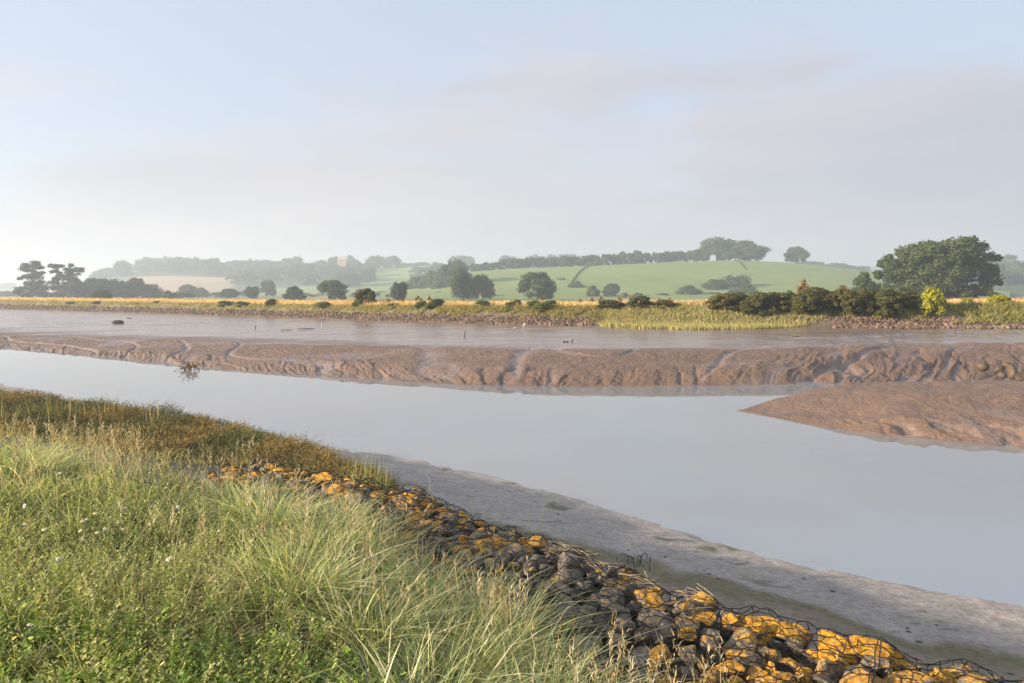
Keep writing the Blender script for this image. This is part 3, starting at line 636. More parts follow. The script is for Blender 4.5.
# house at the right edge
Yh = 620; s = Yh / K; xh = pt(1019, Yh); zh = 4.0
b = thing('house', 'small pale house with a tiled roof at the right edge', 'building', (xh, Yh, zh))
link('wall', mesh('wall', *boxv(-4, 5, 0, 6, 0, 4.2), M['pink'], smooth=False), b)
V = np.array([(-4.3, -.3, 4.15), (5.3, -.3, 4.15), (5.3, 6.3, 4.15), (-4.3, 6.3, 4.15), (-4.3, 3, 6.4), (5.3, 3, 6.4)], float)
V = V + np.array([0, 0, .06]); me = bpy.data.meshes.new('roof'); me.from_pydata([tuple(v) for v in V], [], [(0, 1, 5, 4), (2, 3, 4, 5), (1, 2, 5), (3, 0, 4), (3, 2, 1, 0)]); me.materials.append(M['tile']); link('roof', me, b)
for q in (-2, 1, 3.4): link('window', mesh('window', *boxv(q - .5, q + .5, -.06, .04, 1.4, 2.7), M['glass'], smooth=False), b)
# low brick wall on the embankment behind the yellow bush
v = []; n = 14
for i in range(n):
    pass
pw = [(955 + i * 9, ) for i in range(16)]
xy = []
for (p_,) in pw:
    _, _, _, Yf_, _, _ = curves(np.array([float(p_)])); Yw_ = float(Yf_[0]) + 9.5; xy.append((pt(p_, Yw_), Yw_))
parts = []
for (xa, ya), (xb, yb) in zip(xy[:-1], xy[1:]):
    V, F = boxv(0, 1, 0, 1, 2.2, 3.02); V = V.copy(); ux, uy = xb - xa, yb - ya; L = math.hypot(ux, uy); nx, ny = -uy / L * .3, ux / L * .3
    Q = np.stack([xa + ux * V[:, 0] + nx * V[:, 1], ya + uy * V[:, 0] + ny * V[:, 1], V[:, 2]], 1); parts.append((Q, F[:-2] if False else F))
w = link('brick_wall', mesh('brick_wall', *merge(parts), M['brick'], smooth=False)); tag(w, 'low brown wall along the embankment top at the right edge', 'wall')

# ------------------------------------------------------------------ embankment vegetation
def hedge_bush(key, px, top, base, w, label, group=None, d=2.2, name='hedge_bush', rot=None):
    z, Yf_ = emb_h(np.array([float(px)]), np.array([d])); Y = float(Yf_[0]) + d; zb = float(z[0]) - .15
    ztop = EYE + (HZ - top) / K * Y; return tree(name, key, pt(px, Y), Y, zb, w / K * Y * .95, (ztop - zb), label, 'bush', group)
for i, (px, top, w) in enumerate([(762, 293, 26), (777, 293, 28), (792, 295, 26), (806, 291, 28), (818, 288, 30), (831, 292, 30), (843, 290, 28), (856, 291, 30), (869, 292, 30), (882, 291, 32), (895, 292, 30), (907, 291, 30), (750, 299, 24), (919, 296, 20), (770, 300, 24), (799, 297, 22), (825, 294, 26), (850, 296, 22), (876, 297, 26), (889, 290, 20), (900, 298, 24), (863, 289, 18)]):
    hedge_bush(f'bush{i % 4}', px, top, 318, w * 1.1, 'dark olive bush of the dense hedge in front of the big oak', 'bushes of the dense hedge', d=2.3 + (i % 3) * .7)
hedge_bush('bush1', 725, 294, 314, 38, 'dark round bush standing left of the dense hedge', d=3.2)
hedge_bush('bush3', 738, 293, 314, 28, 'dark bush close behind the round one left of the hedge', d=4.5)
hedge_bush('lime', 931, 288, 317, 23, 'bright yellow green bush at the right end of the hedge', d=2.2, name='bush')
hedge_bush('lime', 998, 295, 310, 22, 'yellow flowering bush near the right edge of the embankment', d=4, name='bush')
hedge_bush('lime', 966, 298, 310, 12, 'small orange yellow bush between the two bright ones', d=4, name='bush')
hedge_bush('rust', 802, 281, 300, 13, 'rusty brown dead sapling rising above the hedge', d=4.4, name='sapling')
hedge_bush('rustbush', 840, 286, 300, 18, 'reddish dome showing just above the hedge', d=7, name='bush')
hedge_bush('pale', 787, 291, 306, 14, 'yellowish bush at the foot of the rusty sapling', d=3.6, name='bush')
hedge_bush('bush2', 366, 289, 306, 22, 'olive bush on the embankment left of centre', d=5, name='bush')
hedge_bush('bush0', 437, 299, 308, 17, 'dark brown bush at the middle of the embankment', d=3.6, name='bush')
hedge_bush('bush3', 272, 299, 306, 13, 'dark low bush on the embankment below the left wood', d=3.4, name='bush')
hedge_bush('bush1', 640, 296.5, 308, 26, 'green bramble on the embankment left of the reed patch', d=3.6, name='bush')
hedge_bush('bush2', 610, 300, 310, 26, 'low green bramble above the left tip of the reed patch', d=3.4, name='bush')
hedge_bush('bush0', 665, 300, 311, 22, 'low bramble above the reed patch', d=3.4, name='bush')
for i in range(26):
    r = random.Random(i + 50); px = r.choice([r.uniform(20, 260), r.uniform(300, 720), r.uniform(380, 720)])
    hedge_bush(r.choice(['bush0', 'pale', 'pale', 'pale']), px, r.uniform(300, 304.5) - (px > 380) * 1, 312, r.uniform(7, 18), 'small scrubby bush on the grassy face of the embankment', 'scrub on the embankment face', d=r.uniform(2.6, 4.2), name='scrub_bush')
for i in range(16):
    r = random.Random(i + 150); px = r.uniform(380, 790); hedge_bush('rustbush', px, 296 + r.uniform(-1, 3), 305, r.uniform(4, 9), 'rusty dock-like plant standing on the golden embankment top', 'rusty plants on the embankment top', d=r.uniform(5, 9), name='plant')

def blades(P, h, w, col, lean=.5, seg=4, ldir=None, curl=1.0, tipcol=None):
    """P (n,3) bases; returns V,F,col"""
    n = len(P); a = rng.random(n) * 2 * PI if ldir is None else ldir; ld = np.stack([np.cos(a), np.sin(a), np.zeros(n)], 1)
    wa = rng.random(n) * 2 * PI; wd = np.stack([np.cos(wa), np.sin(wa), np.zeros(n)], 1)
    lean = np.asarray(lean) * (.3 + 1.1 * rng.random(n)); t = np.linspace(0, 1, seg + 1)
    h = np.asarray(h) * np.ones(n); w = np.asarray(w) * np.ones(n)
    off = (lean * h)[:, None] * (t ** 1.7)[None] * curl; up = h[:, None] * (t[None] - .32 * (lean[:, None]) * t[None] ** 2.4)
    c = P[:, None] + ld[:, None] * off[..., None]; c = c.copy(); c[..., 2] += up
    ww = w[:, None] * (1 - t[None] ** 2.2 * .93) * .5
    V = np.stack([c - wd[:, None] * ww[..., None], c + wd[:, None] * ww[..., None]], 2).reshape(-1, 3)
    i = np.arange(seg)[None] * 2 + (np.arange(n) * (seg + 1) * 2)[:, None]; i = i.reshape(-1)
    F = np.stack([i, i + 1, i + 3, i + 2], 1); cc = np.repeat(col[:, None], seg + 1, 1)
    if tipcol is not None: cc = cc + (tipcol[:, None] - cc) * (t[None, :, None] ** 1.5) * .7
    return V, F, np.repeat(cc[:, :, None], 2, 2).reshape(-1, 3)
def mergec(L):
    V, F = merge([(a, b) for a, b, c in L]); return V, F, np.concatenate([c for a, b, c in L])
def pal(n, cols, wts, jit=.18):
    c = np.array(cols)[rng.choice(len(cols), n, p=np.array(wts) / sum(wts))]; return c * (1 + jit * rng.normal(size=(n, 1))).clip(.5, 1.6)
rng = np.random.default_rng(100)
# golden grass on top, yellow-green tufts on the face
n = 42000; px = rng.uniform(-60, 1100, n); d = 3.3 + 7 * rng.random(n); z, Yf_ = emb_h(px, d); Y = Yf_ + d; x = (px - 512) / K * Y
ky = vn(x * .35, Y * .8, 48) * .7 + vn(x * 1.7, Y * 1.5, 49) * .5; kk = rng.random(n) < .15 + 1.3 * ky; x, Y, z, ky = x[kk], Y[kk], z[kk], ky[kk]; n = len(x)
Vt = blades(np.stack([x, Y, z - .03], 1), (.20 + .26 * rng.random(n)) * (.55 + .9 * ky), .06, pal(n, [(.78, .55, .26), (.84, .65, .38), (.66, .38, .12), (.42, .36, .14)], [5, 4, 2, 1]), .5, 2)
o = link('dry_grass', mesh('dry_grass', *Vt[:2], M['grass'], Vt[2])); tag(o, 'golden dry grass along the top of the embankment', 'grass', kind='stuff')
n = 60000; px = rng.uniform(-60, 1100, n); d = .7 + 2.8 * rng.random(n) ** .8; z, Yf_ = emb_h(px, d); Y = Yf_ + d; x = (px - 512) / K * Y
keep = (fbm(x * .5, Y * .7, 3, 42) + fbm(x * 1.6, Y * 1.8, 2, 43) * .6 + (d - 1.7) * .5) > .0; x, Y, z, px, d = x[keep], Y[keep], z[keep], px[keep], d[keep]; n = len(x)
r_ = sm(900, 980, px)[:, None]; c = pal(n, [(.38, .32, .10), (.24, .24, .07), (.50, .38, .16), (.16, .17, .05)], [4, 3, 4, 2]); c = c * (1 - r_) + r_ * pal(n, [(.28, .30, .07), (.45, .38, .13), (.19, .24, .05)], [3, 4, 2])
hh = (.16 + .20 * rng.random(n)) * (1 - .45 * sm(590, 610, px) * sm(835, 810, px)) * (.7 + .5 * sm(300, 450, px) + .35 * r_[:, 0])
Vt = blades(np.stack([x, Y, z - .03], 1), hh, .06, c, .7, 2)
o = link('grass', mesh('grass', *Vt[:2], M['grass'], Vt[2])); tag(o, 'yellow green grass tufts on the embankment face', 'grass', kind='stuff')
# reed patch
n = 84000; px = rng.uniform(592, 846, n); v = rng.random(n) ** .8
Ylo = 2.38 * K / (np.interp(px, [592, 600, 640, 700, 760, 815, 846], [322.5, 326, 328.6, 329.8, 329, 327, 325]) - HZ); Yhi = np.maximum(2.38 * K / (np.interp(px, [592, 640, 700, 810, 846], [322, 318.5, 317.5, 318.5, 322.5]) - HZ), Ylo + .1)
Y = Ylo + (Yhi - Ylo) * v + .15 * rng.normal(size=n); x = (px - 512) / K * Y; Yw_, Yl_, lz_, Yf_, fz_, cz_ = curves(px); zz = np.where(Y > Yf_, emb_h(px, Y - Yf_)[0], fz_) - .05
hh = (.30 + .16 * rng.random(n)) * (1 + .3 * fbm(x * .8, Y * .8, 3, 44)) * sm(588, 612, px) * (.75 + .25 * sm(850, 838, px)) 
Vt = blades(np.stack([x, Y, zz], 1), hh * .72 + .04, .05, pal(n, [(.48, .42, .17), (.38, .36, .14), (.27, .28, .10), (.60, .48, .22)], [4, 4, 3, 3]), .25, 2)
o = link('reeds', mesh('reeds', *Vt[:2], M['grass'], Vt[2])); tag(o, 'pale green cordgrass patch at the foot of the hedge', 'reeds', kind='stuff')

# revetment stones
def rock_mesh(name, seed, mat, sub=3, cuts=9, flat=.8, hard=.93, crag=.05):
    import bmesh
    bm = bmesh.new(); bmesh.ops.create_icosphere(bm, subdivisions=sub, radius=1); V = np.array([v.co for v in bm.verts]); F = np.array([[v.index for v in f.verts] for f in bm.faces]); bm.free()
    r = np.random.default_rng(seed)
    for _ in range(cuts):
        d = r.normal(size=3); d /= np.linalg.norm(d); t = r.uniform(.38, .78); pr = V @ d; V = V - np.clip(pr - t, 0, None)[:, None] * d * hard
    V = V * r.uniform(.85, 1.2, 3) * [1, 1, flat]
    V += crag * np.stack([fbm(V[:, 0] * 2.2 + 5, V[:, 1] * 2.2 + V[:, 2], 3, seed + k) for k in range(3)], 1)
    V += crag * .5 * np.stack([fbm(V[:, 0] * 6 + 5, V[:, 1] * 6 + V[:, 2] * 4, 2, seed + 9 + k) for k in range(3)], 1)
    return mesh(name, V, F, mat, smooth=hard < 1)
stone_me = [rock_mesh('rubble_stone', 300 + i, M['stone'], 1, 6) for i in range(8)]
r = random.Random(4); cnt = 0
sv = [np.array([v.co for v in m.vertices]) for m in stone_me]; sf = [np.array([list(p.vertices) for p in m.polygons]) for m in stone_me]
L = []; 
n = 13000; px = rng.uniform(-60, 1100, n); d = rng.random(n) ** 1.5 * 2.1 - .35; z, Yf_ = emb_h(px, d); Y = Yf_ + d; x = (px - 512) / K * Y
size = (.08 + .10 * rng.random(n)) * (Y / 50) ** .6
reedm = (px > 592) & (px < 834) & (d < 1.2); order = np.argsort(-size / Y); ind = 0; big = set()
for i in order:
    if reedm[i] or px[i] < 380 or px[i] > 1030 or (700 < px[i] < 940 and d[i] > .9): continue
    big.add(int(i)); ind += 1
    if ind >= 250: break
for i in range(n):
    if reedm[i]: continue
    k = i % 8; a = rng.random() * 6.28
    if i in big:
        o = link('rubble_stone', stone_me[k], None, (x[i], Y[i], z[i] + .03), (rng.normal() * .3, rng.normal() * .3, a), (size[i] * 1.15,) * 3)
        tag(o, 'brown angular stone at the foot of the far embankment', 'stone', 'stones at the embankment foot')
    else:
        ca, sa = math.cos(a), math.sin(a); v = sv[k] * size[i]; v = np.stack([v[:, 0] * ca - v[:, 1] * sa + x[i], v[:, 0] * sa + v[:, 1] * ca + Y[i], v[:, 2] + z[i] + .02], 1); L.append((v, sf[k]))
V, F = merge(L); o = link('rubble', mesh('rubble', V, F, M['stone'])); tag(o, 'countless small stones armouring the far embankment', 'stones', kind='stuff')

# ------------------------------------------------------------------ debris on the far mud
def mud_pt(px, py, z=1.0): return at(px, py, z)
def stick(name, px, py, z, h, r0, mat, label, cat='stick', lean=.15):
    x, y = mud_pt(px, py, z); V, F = path_tube([(0, 0, -.1), (lean * h * .3, 0, h * .4), (lean * h, 0, h)], r0, r0 * .5, 6); V2, F2 = path_tube([(lean * h * .4, 0, h * .5), (lean * h * .4 + .12 * h, 0, h * .72)], r0 * .6, r0 * .3, 5)
    V, F = merge([(V, F), (V2, F2)]); o = link(name, mesh(name, V, F, mat), None, (x, y, z)); tag(o, label, cat)
stick('wooden_stake', 322, 328, .85, .42, .05, M['palewood'], 'short pale stake standing alone on the left mudflat', 'stake', .02)
stick('stick', 464, 337, .95, .38, .04, M['wood'], 'thin dark forked stick upright in the middle mudflat', lean=.25)
stick('stick', 255, 328, .8, .22, .05, M['wood'], 'small dark stub left of the pale stake', lean=.3)
stick('stick', 367, 327, .85, .24, .04, M['wood'], 'small dark stub right of the pale stake', lean=-.2)
stick('stick', 572, 342, 1.0, .16, .04, M['wood'], 'short stub by two dark lumps on the mud', lean=.1)
stick('stick', 955, 334, 1.1, .35, .02, M['wood'], 'very thin stick in the mud at the right', lean=.1)
def lump(px, py, z, sx, sy, sz, mat, label, cat, seed, name='driftwood'):
    x, y = mud_pt(px, py, z); o = link(name, rock_mesh(name, seed, mat, 3, 5, 1), None, (x, y, z + sz * .3), (0, 0, .2), (sx, sy, sz)); tag(o, label, cat)
lump(118, 324, .58, .55, .35, .28, M['wood'], 'dark hump of driftwood on the left mudflat', 'driftwood', 1)
lump(130, 318.8, .62, .35, .2, .07, M['wood'], 'small dark scrap behind the hump of driftwood', 'driftwood', 2)
lump(306, 329, .85, .75, .15, .05, M['wood'], 'long flat dark timber on the mud beside the pale stake', 'driftwood', 3)
lump(285, 330, .85, .5, .12, .03, M['wood'], 'flat dark scrap left of the long timber', 'driftwood', 4)
lump(525, 326, 1.05, .16, .12, .15, M['palewood'], 'white stone at the water line below the middle embankment', 'stone', 5, 'stone')
lump(516, 328, 1.05, .22, .1, .06, M['palewood'], 'flat pale stone left of the white one', 'stone', 6, 'stone')
lump(564, 342, 1.0, .07, .06, .05, M['wood'], 'tiny dark lump, left of two on the flat mud', 'mud lump', 7, 'mud_lump')
lump(567, 342, 1.0, .06, .06, .05, M['wood'], 'tiny dark lump, right of two on the flat mud', 'mud lump', 8, 'mud_lump')
lump(796, 337, 1.05, .28, .1, .04, M['wood'], 'flat weathered plank piece right of the reed patch', 'driftwood', 9)
lump(825, 344.5, 1.0, .14, .08, .04, M['wood'], 'little brown scrap at the edge of the right mud slope', 'driftwood', 10)
for i, (px, py, sx, sz) in enumerate([(982, 364, .34, .30), (999, 366, .30, .24), (1008, 363, .26, .22), (1013, 370, .36, .30), (1003, 372, .22, .16), (1020, 374, .36, .24)]):
    lump(px, py + 4, .45, sx * .8, sx * .75, sz * .8, M['weed'], 'seaweed covered boulder, %s of the cluster at the right edge' % ('leftmost', 'second from left', 'topmost', 'largest', 'smallest', 'rightmost')[i], 'boulder', 30 + i, 'boulder')
# twiggy branch at the water edge
x, y = at(190, 368.5, .08); t = thing('branch', 'leafy twig branch stranded at the edge of the far mudbank', 'branch', (x, y, .06), 0, (.75, .75, .75)); rng = np.random.default_rng(9)
parts = [path_tube([(-.5, 0, .02), (0, 0, .12), (.45, 0, .16)], .03, .015, 6)]; tips = []
for i in range(46):
    b0 = np.array([rng.uniform(-.5, .5), 0, .1]); dv = np.array([rng.normal() * .22, rng.normal() * .25 - .1, rng.uniform(-.25, .42)]); parts.append(path_tube([b0, b0 + dv * .6 + (0, 0, .04), b0 + dv], .009, .004, 4)); tips += [b0 + dv * k for k in (.5, .7, .85, 1)]
V, F = merge(parts); link('twigs', mesh('twigs', V, F, M['wood']), t)
tp = np.repeat(np.array(tips), 4, 0) + rng.normal(size=(len(tips) * 4, 3)) * .03; V, F = leaves(tp, rng.normal(size=tp.shape), .05); link('leaves', mesh('leaves', V, F, M['rust'], smooth=False), t)

# ------------------------------------------------------------------ gabion rocks
rng = np.random.default_rng(21)
seg = np.hypot(*(G[1:] - G[:-1]).T); cum = np.concatenate([[0], np.cumsum(seg)])
def Gp(s, d):
    """point at arc s along the gabion edge, d metres inland; tangent smoothed"""
    s = np.asarray(s, float); f = lambda q: np.stack([np.interp(q, cum, G[:, 0]), np.interp(q, cum, G[:, 1])], -1)
    c = (f(s - .3) + f(s) + f(s + .3)) / 3; t = f(s + .6) - f(s - .6); t /= np.linalg.norm(t, axis=-1, keepdims=True)
    nrm = np.stack([t[..., 1], -t[..., 0]], -1)  # inland
    return c + nrm * np.asarray(d)[..., None], t
s0 = cum[3] + .6; s1 = cum[8] + 1.0
rock_me = [rock_mesh('rock', 400 + i, M['rock'], 3, 12, .85, 1.0, .10) for i in range(16)]
RK = []; rows = 11; NC = 66; sp = (s1 - s0) / NC
for j in range(rows):
    for i in range(NC):
        s = s0 + (i + .5 * (j % 2) + rng.normal() * .16) * sp; d = .04 + j * .15 + rng.normal() * .025
        if d < lw(float(Gp(s, d)[0][0])) + .2: RK.append((s, d))
placed = []; RK.sort(key=lambda t: float(np.hypot(*Gp(t[0], t[1])[0])) + (3 if Gp(t[0], t[1])[0][1] < 2.6 else 0)); rest = []; Lr = []
rv = [np.array([v.co for v in m.vertices]) for m in rock_me]; rf = [np.array([list(p.vertices) for p in m.polygons]) for m in rock_me]
from mathutils import Euler
for q, (s, d) in enumerate(RK):
    (x, y), tt = Gp(s, d); z = float(near_h(x, y)); big = .72 + .85 * rng.random() ** 1.6
    if d < .2: z = max(z, 1.32)
    sx, sy, sz = .095 * big * rng.uniform(.85, 1.3), .082 * big * rng.uniform(.85, 1.15), .077 * big
    zz = z + .03 + .05 * math.sin(min(d, 1.2) * 2.6) + rng.normal() * .012 + .05 * float(fbm(np.array(s * .8), np.array(d), 2, 61))
    px_ = 512 + x / y * K
    mid = math.exp(-((px_ - 590) / 80) ** 2); lic = .74 + .20 * rng.normal() - .42 * mid - .30 * sm(.45, 1.1, d) * (px_ < 650) * (px_ > 480) + .08 * (px_ > 700) + .15 * (d < .25)
    lic = float(min(1, max(0, lic))); rot = (rng.normal() * .3, rng.normal() * .3, rng.random() * 6.28); placed.append((x, y, zz, (sx + sy) / 2, sz * .92))
    if q < 296:
        o = link('rock', rock_me[q % 16], None, (x, y, zz), rot, (sx, sy, sz)); o['lichen'] = lic
        if lic > .7: lb = 'grey rock thickly patched with orange lichen in the gabion'
        elif lic > .4: lb = 'grey rock with some orange lichen spots in the gabion'
        else: lb = 'dark bare grey rock with hardly any lichen in the gabion'
        tag(o, lb, 'rock', 'rocks packed in the wire gabions')
    else:
        Lr.append((rv[q % 16] * [sx, sy, sz] @ np.array(Euler(rot).to_matrix()).T + [x, y, zz], rf[q % 16])); rest.append(np.full(len(rv[q % 16]), lic))
V, F = merge(Lr); tag(link('rocks', mesh('rocks', V, F, M['rock'], attrs={'lichenv': np.concatenate(rest)})), 'the farther small lichen spotted rocks filling the gabions', 'rocks', kind='stuff')
placed = np.array(placed)
def rock_top(x, y):
    x = np.atleast_1d(x); y = np.atleast_1d(y); d2 = ((x[:, None] - placed[None, :, 0]) ** 2 + (y[:, None] - placed[None, :, 1]) ** 2) / placed[None, :, 3] ** 2
    z = placed[None, :, 2] + placed[None, :, 4] * np.sqrt(np.clip(1 - d2, 0, 1)); z = np.where(d2 < 1.1, z, -1); zz = z.max(1); return np.where(zz < 0, near_h(x, y) + .07, zz)
def net_top(x, y):
    return np.mean([rock_top(x + a, y + b) for a, b in ((0, 0), (.045, 0), (-.045, 0), (0, .045), (0, -.045))], 0) * .8 + rock_top(x, y) * .2
# wire net baskets
aH = .064
nb = 5; bl = (s1 - s0 + .1) / nb
desc = ['left end, half hidden by grass', 'second from the left end', 'middle, over dark bare rocks', 'second from the right end', 'right end, over the most orange rocks']
for bidx in range(nb):
    sa, sb = s0 - .05 + bidx * bl, s0 - .05 + (bidx + 1) * bl
    E = []
    nc = int(bl / (aH * 1.732)); dx = bl / nc; nr = int(1.62 / (aH * 1.5))
    P = {}
    for j in range(nr):
        for i in range(nc):
            cx = sa + (i + .5 * (j % 2)) * dx; cy = -.02 + j * aH * 1.5
            top = (cx, cy + aH); ul = (cx - dx / 2, cy + aH / 2); ll = (cx - dx / 2, cy - aH / 2); bo = (cx, cy - aH)
            E += [(ul, top), (ul, ll), (ll, bo)]
            ur = (cx + dx / 2, cy + aH / 2); lr = (cx + dx / 2, cy - aH / 2); E += [(top, ur), (bo, lr)]
    E = np.array(E); E = E[(E[..., 0].min(1) > sa - .01) & (E[..., 0].max(1) < sb + .06)]
    A = E[:, 0]; B = E[:, 1]; ks = np.linspace(0, 1, 4); pts = A[:, None] + (B - A)[:, None] * ks[None, :, None]
    jit = lambda q: np.stack([fbm(q[..., 0] * 9, q[..., 1] * 9, 2, 5), fbm(q[..., 0] * 9, q[..., 1] * 9, 2, 6)], -1) * .02
    pts = pts + jit(pts); xy, _ = Gp(pts[..., 0], pts[..., 1]); zt = net_top(xy[..., 0].ravel(), xy[..., 1].ravel()).reshape(pts.shape[:2])
    drop = np.where(pts[..., 1] < 0.0, .03, 0); Q = np.concatenate([xy, (zt + .012 - drop)[..., None]], -1)
    V, F = tubes(Q[:, :-1].reshape(-1, 3), Q[:, 1:].reshape(-1, 3), .003, .003, 4)
    (cx_, cy_), _ = Gp((sa + sb) / 2, .5); base = np.array([cx_, cy_, 1.15])
    t = thing('gabion_basket', 'black hexagonal wire gabion basket, ' + desc[bidx], 'gabion', tuple(base), group='gabion baskets along the bank')
    link('wire_netting', mesh('wire_netting', V - base, F, M['wire']), t)
    L = []
    for (pa, pb) in (((sa, -.03), (sb, -.03)), ((sa, 1.58), (sb, 1.58)), ((sa, -.03), (sa, 1.58)), ((sb - .02, -.03), (sb - .02, 1.58))):
        k = np.linspace(0, 1, 40)[:, None]; q = np.array(pa) * (1 - k) + np.array(pb) * k; q = q + jit(q); xy, _ = Gp(q[:, 0], q[:, 1]); z = net_top(xy[:, 0], xy[:, 1]) + .012
        L.append(path_tube(np.column_stack([xy, z]) - base, .0038, .0038, 5))
    V, F = merge(L); link('edge_wire', mesh('edge_wire', V, F, M['wire']), t)
# loose wire tangle
(x, y), _ = Gp(cum[6] + .25, -.02); L = []
for i in range(9):
    a = np.linspace(0, 2 * PI * rng.uniform(.5, .9), 16); r0 = rng.uniform(.03, .055); c = np.array([rng.normal() * .06, rng.normal() * .05, .03]); tl = rng.uniform(0, PI)
    L.append(path_tube(np.column_stack([c[0] + r0 * np.cos(a) * math.cos(tl), c[1] + r0 * np.cos(a) * math.sin(tl), c[2] + .05 + r0 * np.sin(a)]), .0035, .0035, 4))
V, F = merge(L); tag(link('wire_tangle', mesh('wire_tangle', V, F, M['wire']), None, (x, y, float(rock_top(x, y)[0]) - .02)), 'loose curled black wire sticking up at the gabion edge', 'wire')

# ------------------------------------------------------------------ near vegetation
rng = np.random.default_rng(31)
BG = [(.38, .41, .16), (.28, .34, .10), (.52, .52, .19), (.62, .57, .27), (.76, .66, .40), (.14, .17, .05)]
def land_pts(n, ulo=-1.15, uhi=.5, ylo=1.2, yhi=13):
    Y = rng.uniform(ylo, yhi, n); U = rng.uniform(ulo, uhi, n); x = U * Y; z, dG, dW, dM, ins = near_h(x, Y, True); k = (dG < -lw(x) - .25 * rng.random(n)) | ((x < -3.1 + .3 * rng.random(n)) & (dG < .3))
    return x[k], Y[k], z[k], dG[k]
L = []
# base carpet of blades
x, y, z, dG = land_pts(84000); n = len(x); hm = np.maximum(.34 + .66 * sm(.1, 2.0, -dG - lw(x)), .75 * sm(-3.1, -4.0, x)); hm *= 1 - .35 * sm(6, 9, y); cl = .45 + .55 * vn(x * 1.8, y * 1.8, 3) + .75 * vn(x * 5.5, y * 5.5, 4) ** 1.5; kk = rng.random(n) < .25 + 1.1 * vn(x * 5.5, y * 5.5, 4); x, y, z, hm, cl = x[kk], y[kk], z[kk], hm[kk], cl[kk]; n = len(x)
dry = sm(.45, .75, vn(x * 1.1, y * 1.1, 13) + .1 * rng.normal(size=n) + .15 * sm(-2, -5, x) * sm(3, 6, y))[:, None]
c = pal(n, BG, [3, 3, 4, 4, 2.5, 3], .25); c = c * (1 - dry * .8) + dry * .8 * pal(n, [(.50, .42, .20), (.40, .36, .15), (.34, .22, .10)], [4, 4, 1])
L.append(blades(np.stack([x, y, z - .02], 1), (.12 + .22 * rng.random(n)) * hm * cl, .006 + .009 * rng.random(n) ** 2, c, 1.0, 3))
# long arching marram tussocks
tus = [at(px_, py_, 1.5) + (r_, n_) for px_, py_, r_, n_ in [
 (500, 640, .16, 1500), (430, 590, .22, 1600), (385, 560, .24, 1700), (330, 560, .26, 1700), (270, 545, .26, 1500), (300, 620, .26, 1500), (370, 650, .24, 1300), (455, 670, .22, 1400), (545, 730, .18, 1000), (530, 690, .16, 1000), (620, 800, .16, 500), (420, 740, .25, 900), (240, 500, .3, 1200), (160, 480, .35, 1200), (480, 610, .14, 700), (345, 525, .2, 900), (60, 470, .35, 800), (20, 520, .3, 700), (215, 470, .3, 800)]]
for (tx, ty, tr, tn) in tus:
    tn = int(tn * .48)
    a = rng.random(tn) * 2 * PI; rr = tr * rng.random(tn) ** .7; x = tx + rr * np.cos(a); y = ty + rr * np.sin(a); z, dG, *_ = near_h(x, y, True); k = dG < -(.72 + .40 * float(sm(4.2, 5, ty))) * lw(x); x, y, z, a, rr = x[k], y[k], z[k], a[k], rr[k]; m = len(x)
    if m == 0: continue
    far = 1 - .30 * float(sm(5, 9, ty)); c = pal(m, [(.32, .40, .20), (.42, .48, .20), (.28, .35, .10), (.58, .56, .26), (.78, .70, .46)], [3, 4, 2, 4, 3], .28)
    L.append(blades(np.stack([x, y, z - .02], 1), (.26 + .26 * rng.random(m)) * far, .005 + .009 * rng.random(m) ** 2, c, .7 + .7 * rng.random(m), 5, a + rng.normal(size=m) * 1.1, 1.15, tipcol=c * 1.15))
n = 26000; x = rng.uniform(-34, -6, n); y = rng.uniform(-2, 34, n); z, dG, *_ = near_h(x, y, True); k = (dG < -.1) & ((y > 12.5) | (x / np.maximum(y, .1) < -1.1)); x, y, z = x[k], y[k], z[k]; n = len(x)
L.append(blades(np.stack([x, y, z - .02], 1), .2 + .25 * rng.random(n), .03, pal(n, BG, [3, 3, 4, 4, 2, 2]), .9, 2))
V, F, c = mergec(L); tag(link('grass', mesh('bank_grass', V, F, M['grass'], c)), 'tangled green and straw grass covering the near bank', 'grass', kind='stuff')
# dry straw stalks with seed heads
L = []; st = [at(px_, py_, 1.5) + (r_, n_) for px_, py_, r_, n_ in [(700, 790, .25, 60), (640, 740, .22, 40), (500, 640, .14, 34), (95, 470, .35, 60), (130, 465, .3, 50), (40, 465, .5, 60), (20, 560, .6, 40), (430, 640, .5, 50), (300, 600, .8, 60), (180, 520, .9, 60), (350, 560, .6, 50), (250, 480, .15, 14), (590, 720, .3, 26), (760, 820, .2, 20)]]
for (tx, ty, tr, tn) in st:
    x = tx + rng.normal(size=tn) * tr * .6; y = ty + rng.normal(size=tn) * tr * .6; z, dG, *_ = near_h(x, y, True); k = dG < -.55; x, y, z = x[k], y[k], z[k]; m = len(x)
    c = pal(m, [(.62, .50, .30), (.55, .40, .22), (.68, .60, .42)], [3, 2, 2]); h = .42 + .22 * rng.random(m); a = rng.random(m) * 6.28
    P = np.stack([x, y, z], 1); L.append(blades(P, h, .004, c, .35, 4, a))
    for k2 in range(7):   # spikelets near the top
        q = P + np.stack([np.cos(a) * .35 * h * .8 * .5, np.sin(a) * .35 * h * .8 * .5, h * (.78 + .03 * k2)], 1) * np.array([.35, .35, 1]); L.append(blades(q + rng.normal(size=q.shape) * .006, .035, .006, c * .9, .8, 2))
V, F, c = mergec(L); tag(link('dry_stalks', mesh('dry_stalks', V, F, M['grass'], c)), 'bleached straw stalks standing out of the bank grass', 'grass', kind='stuff')
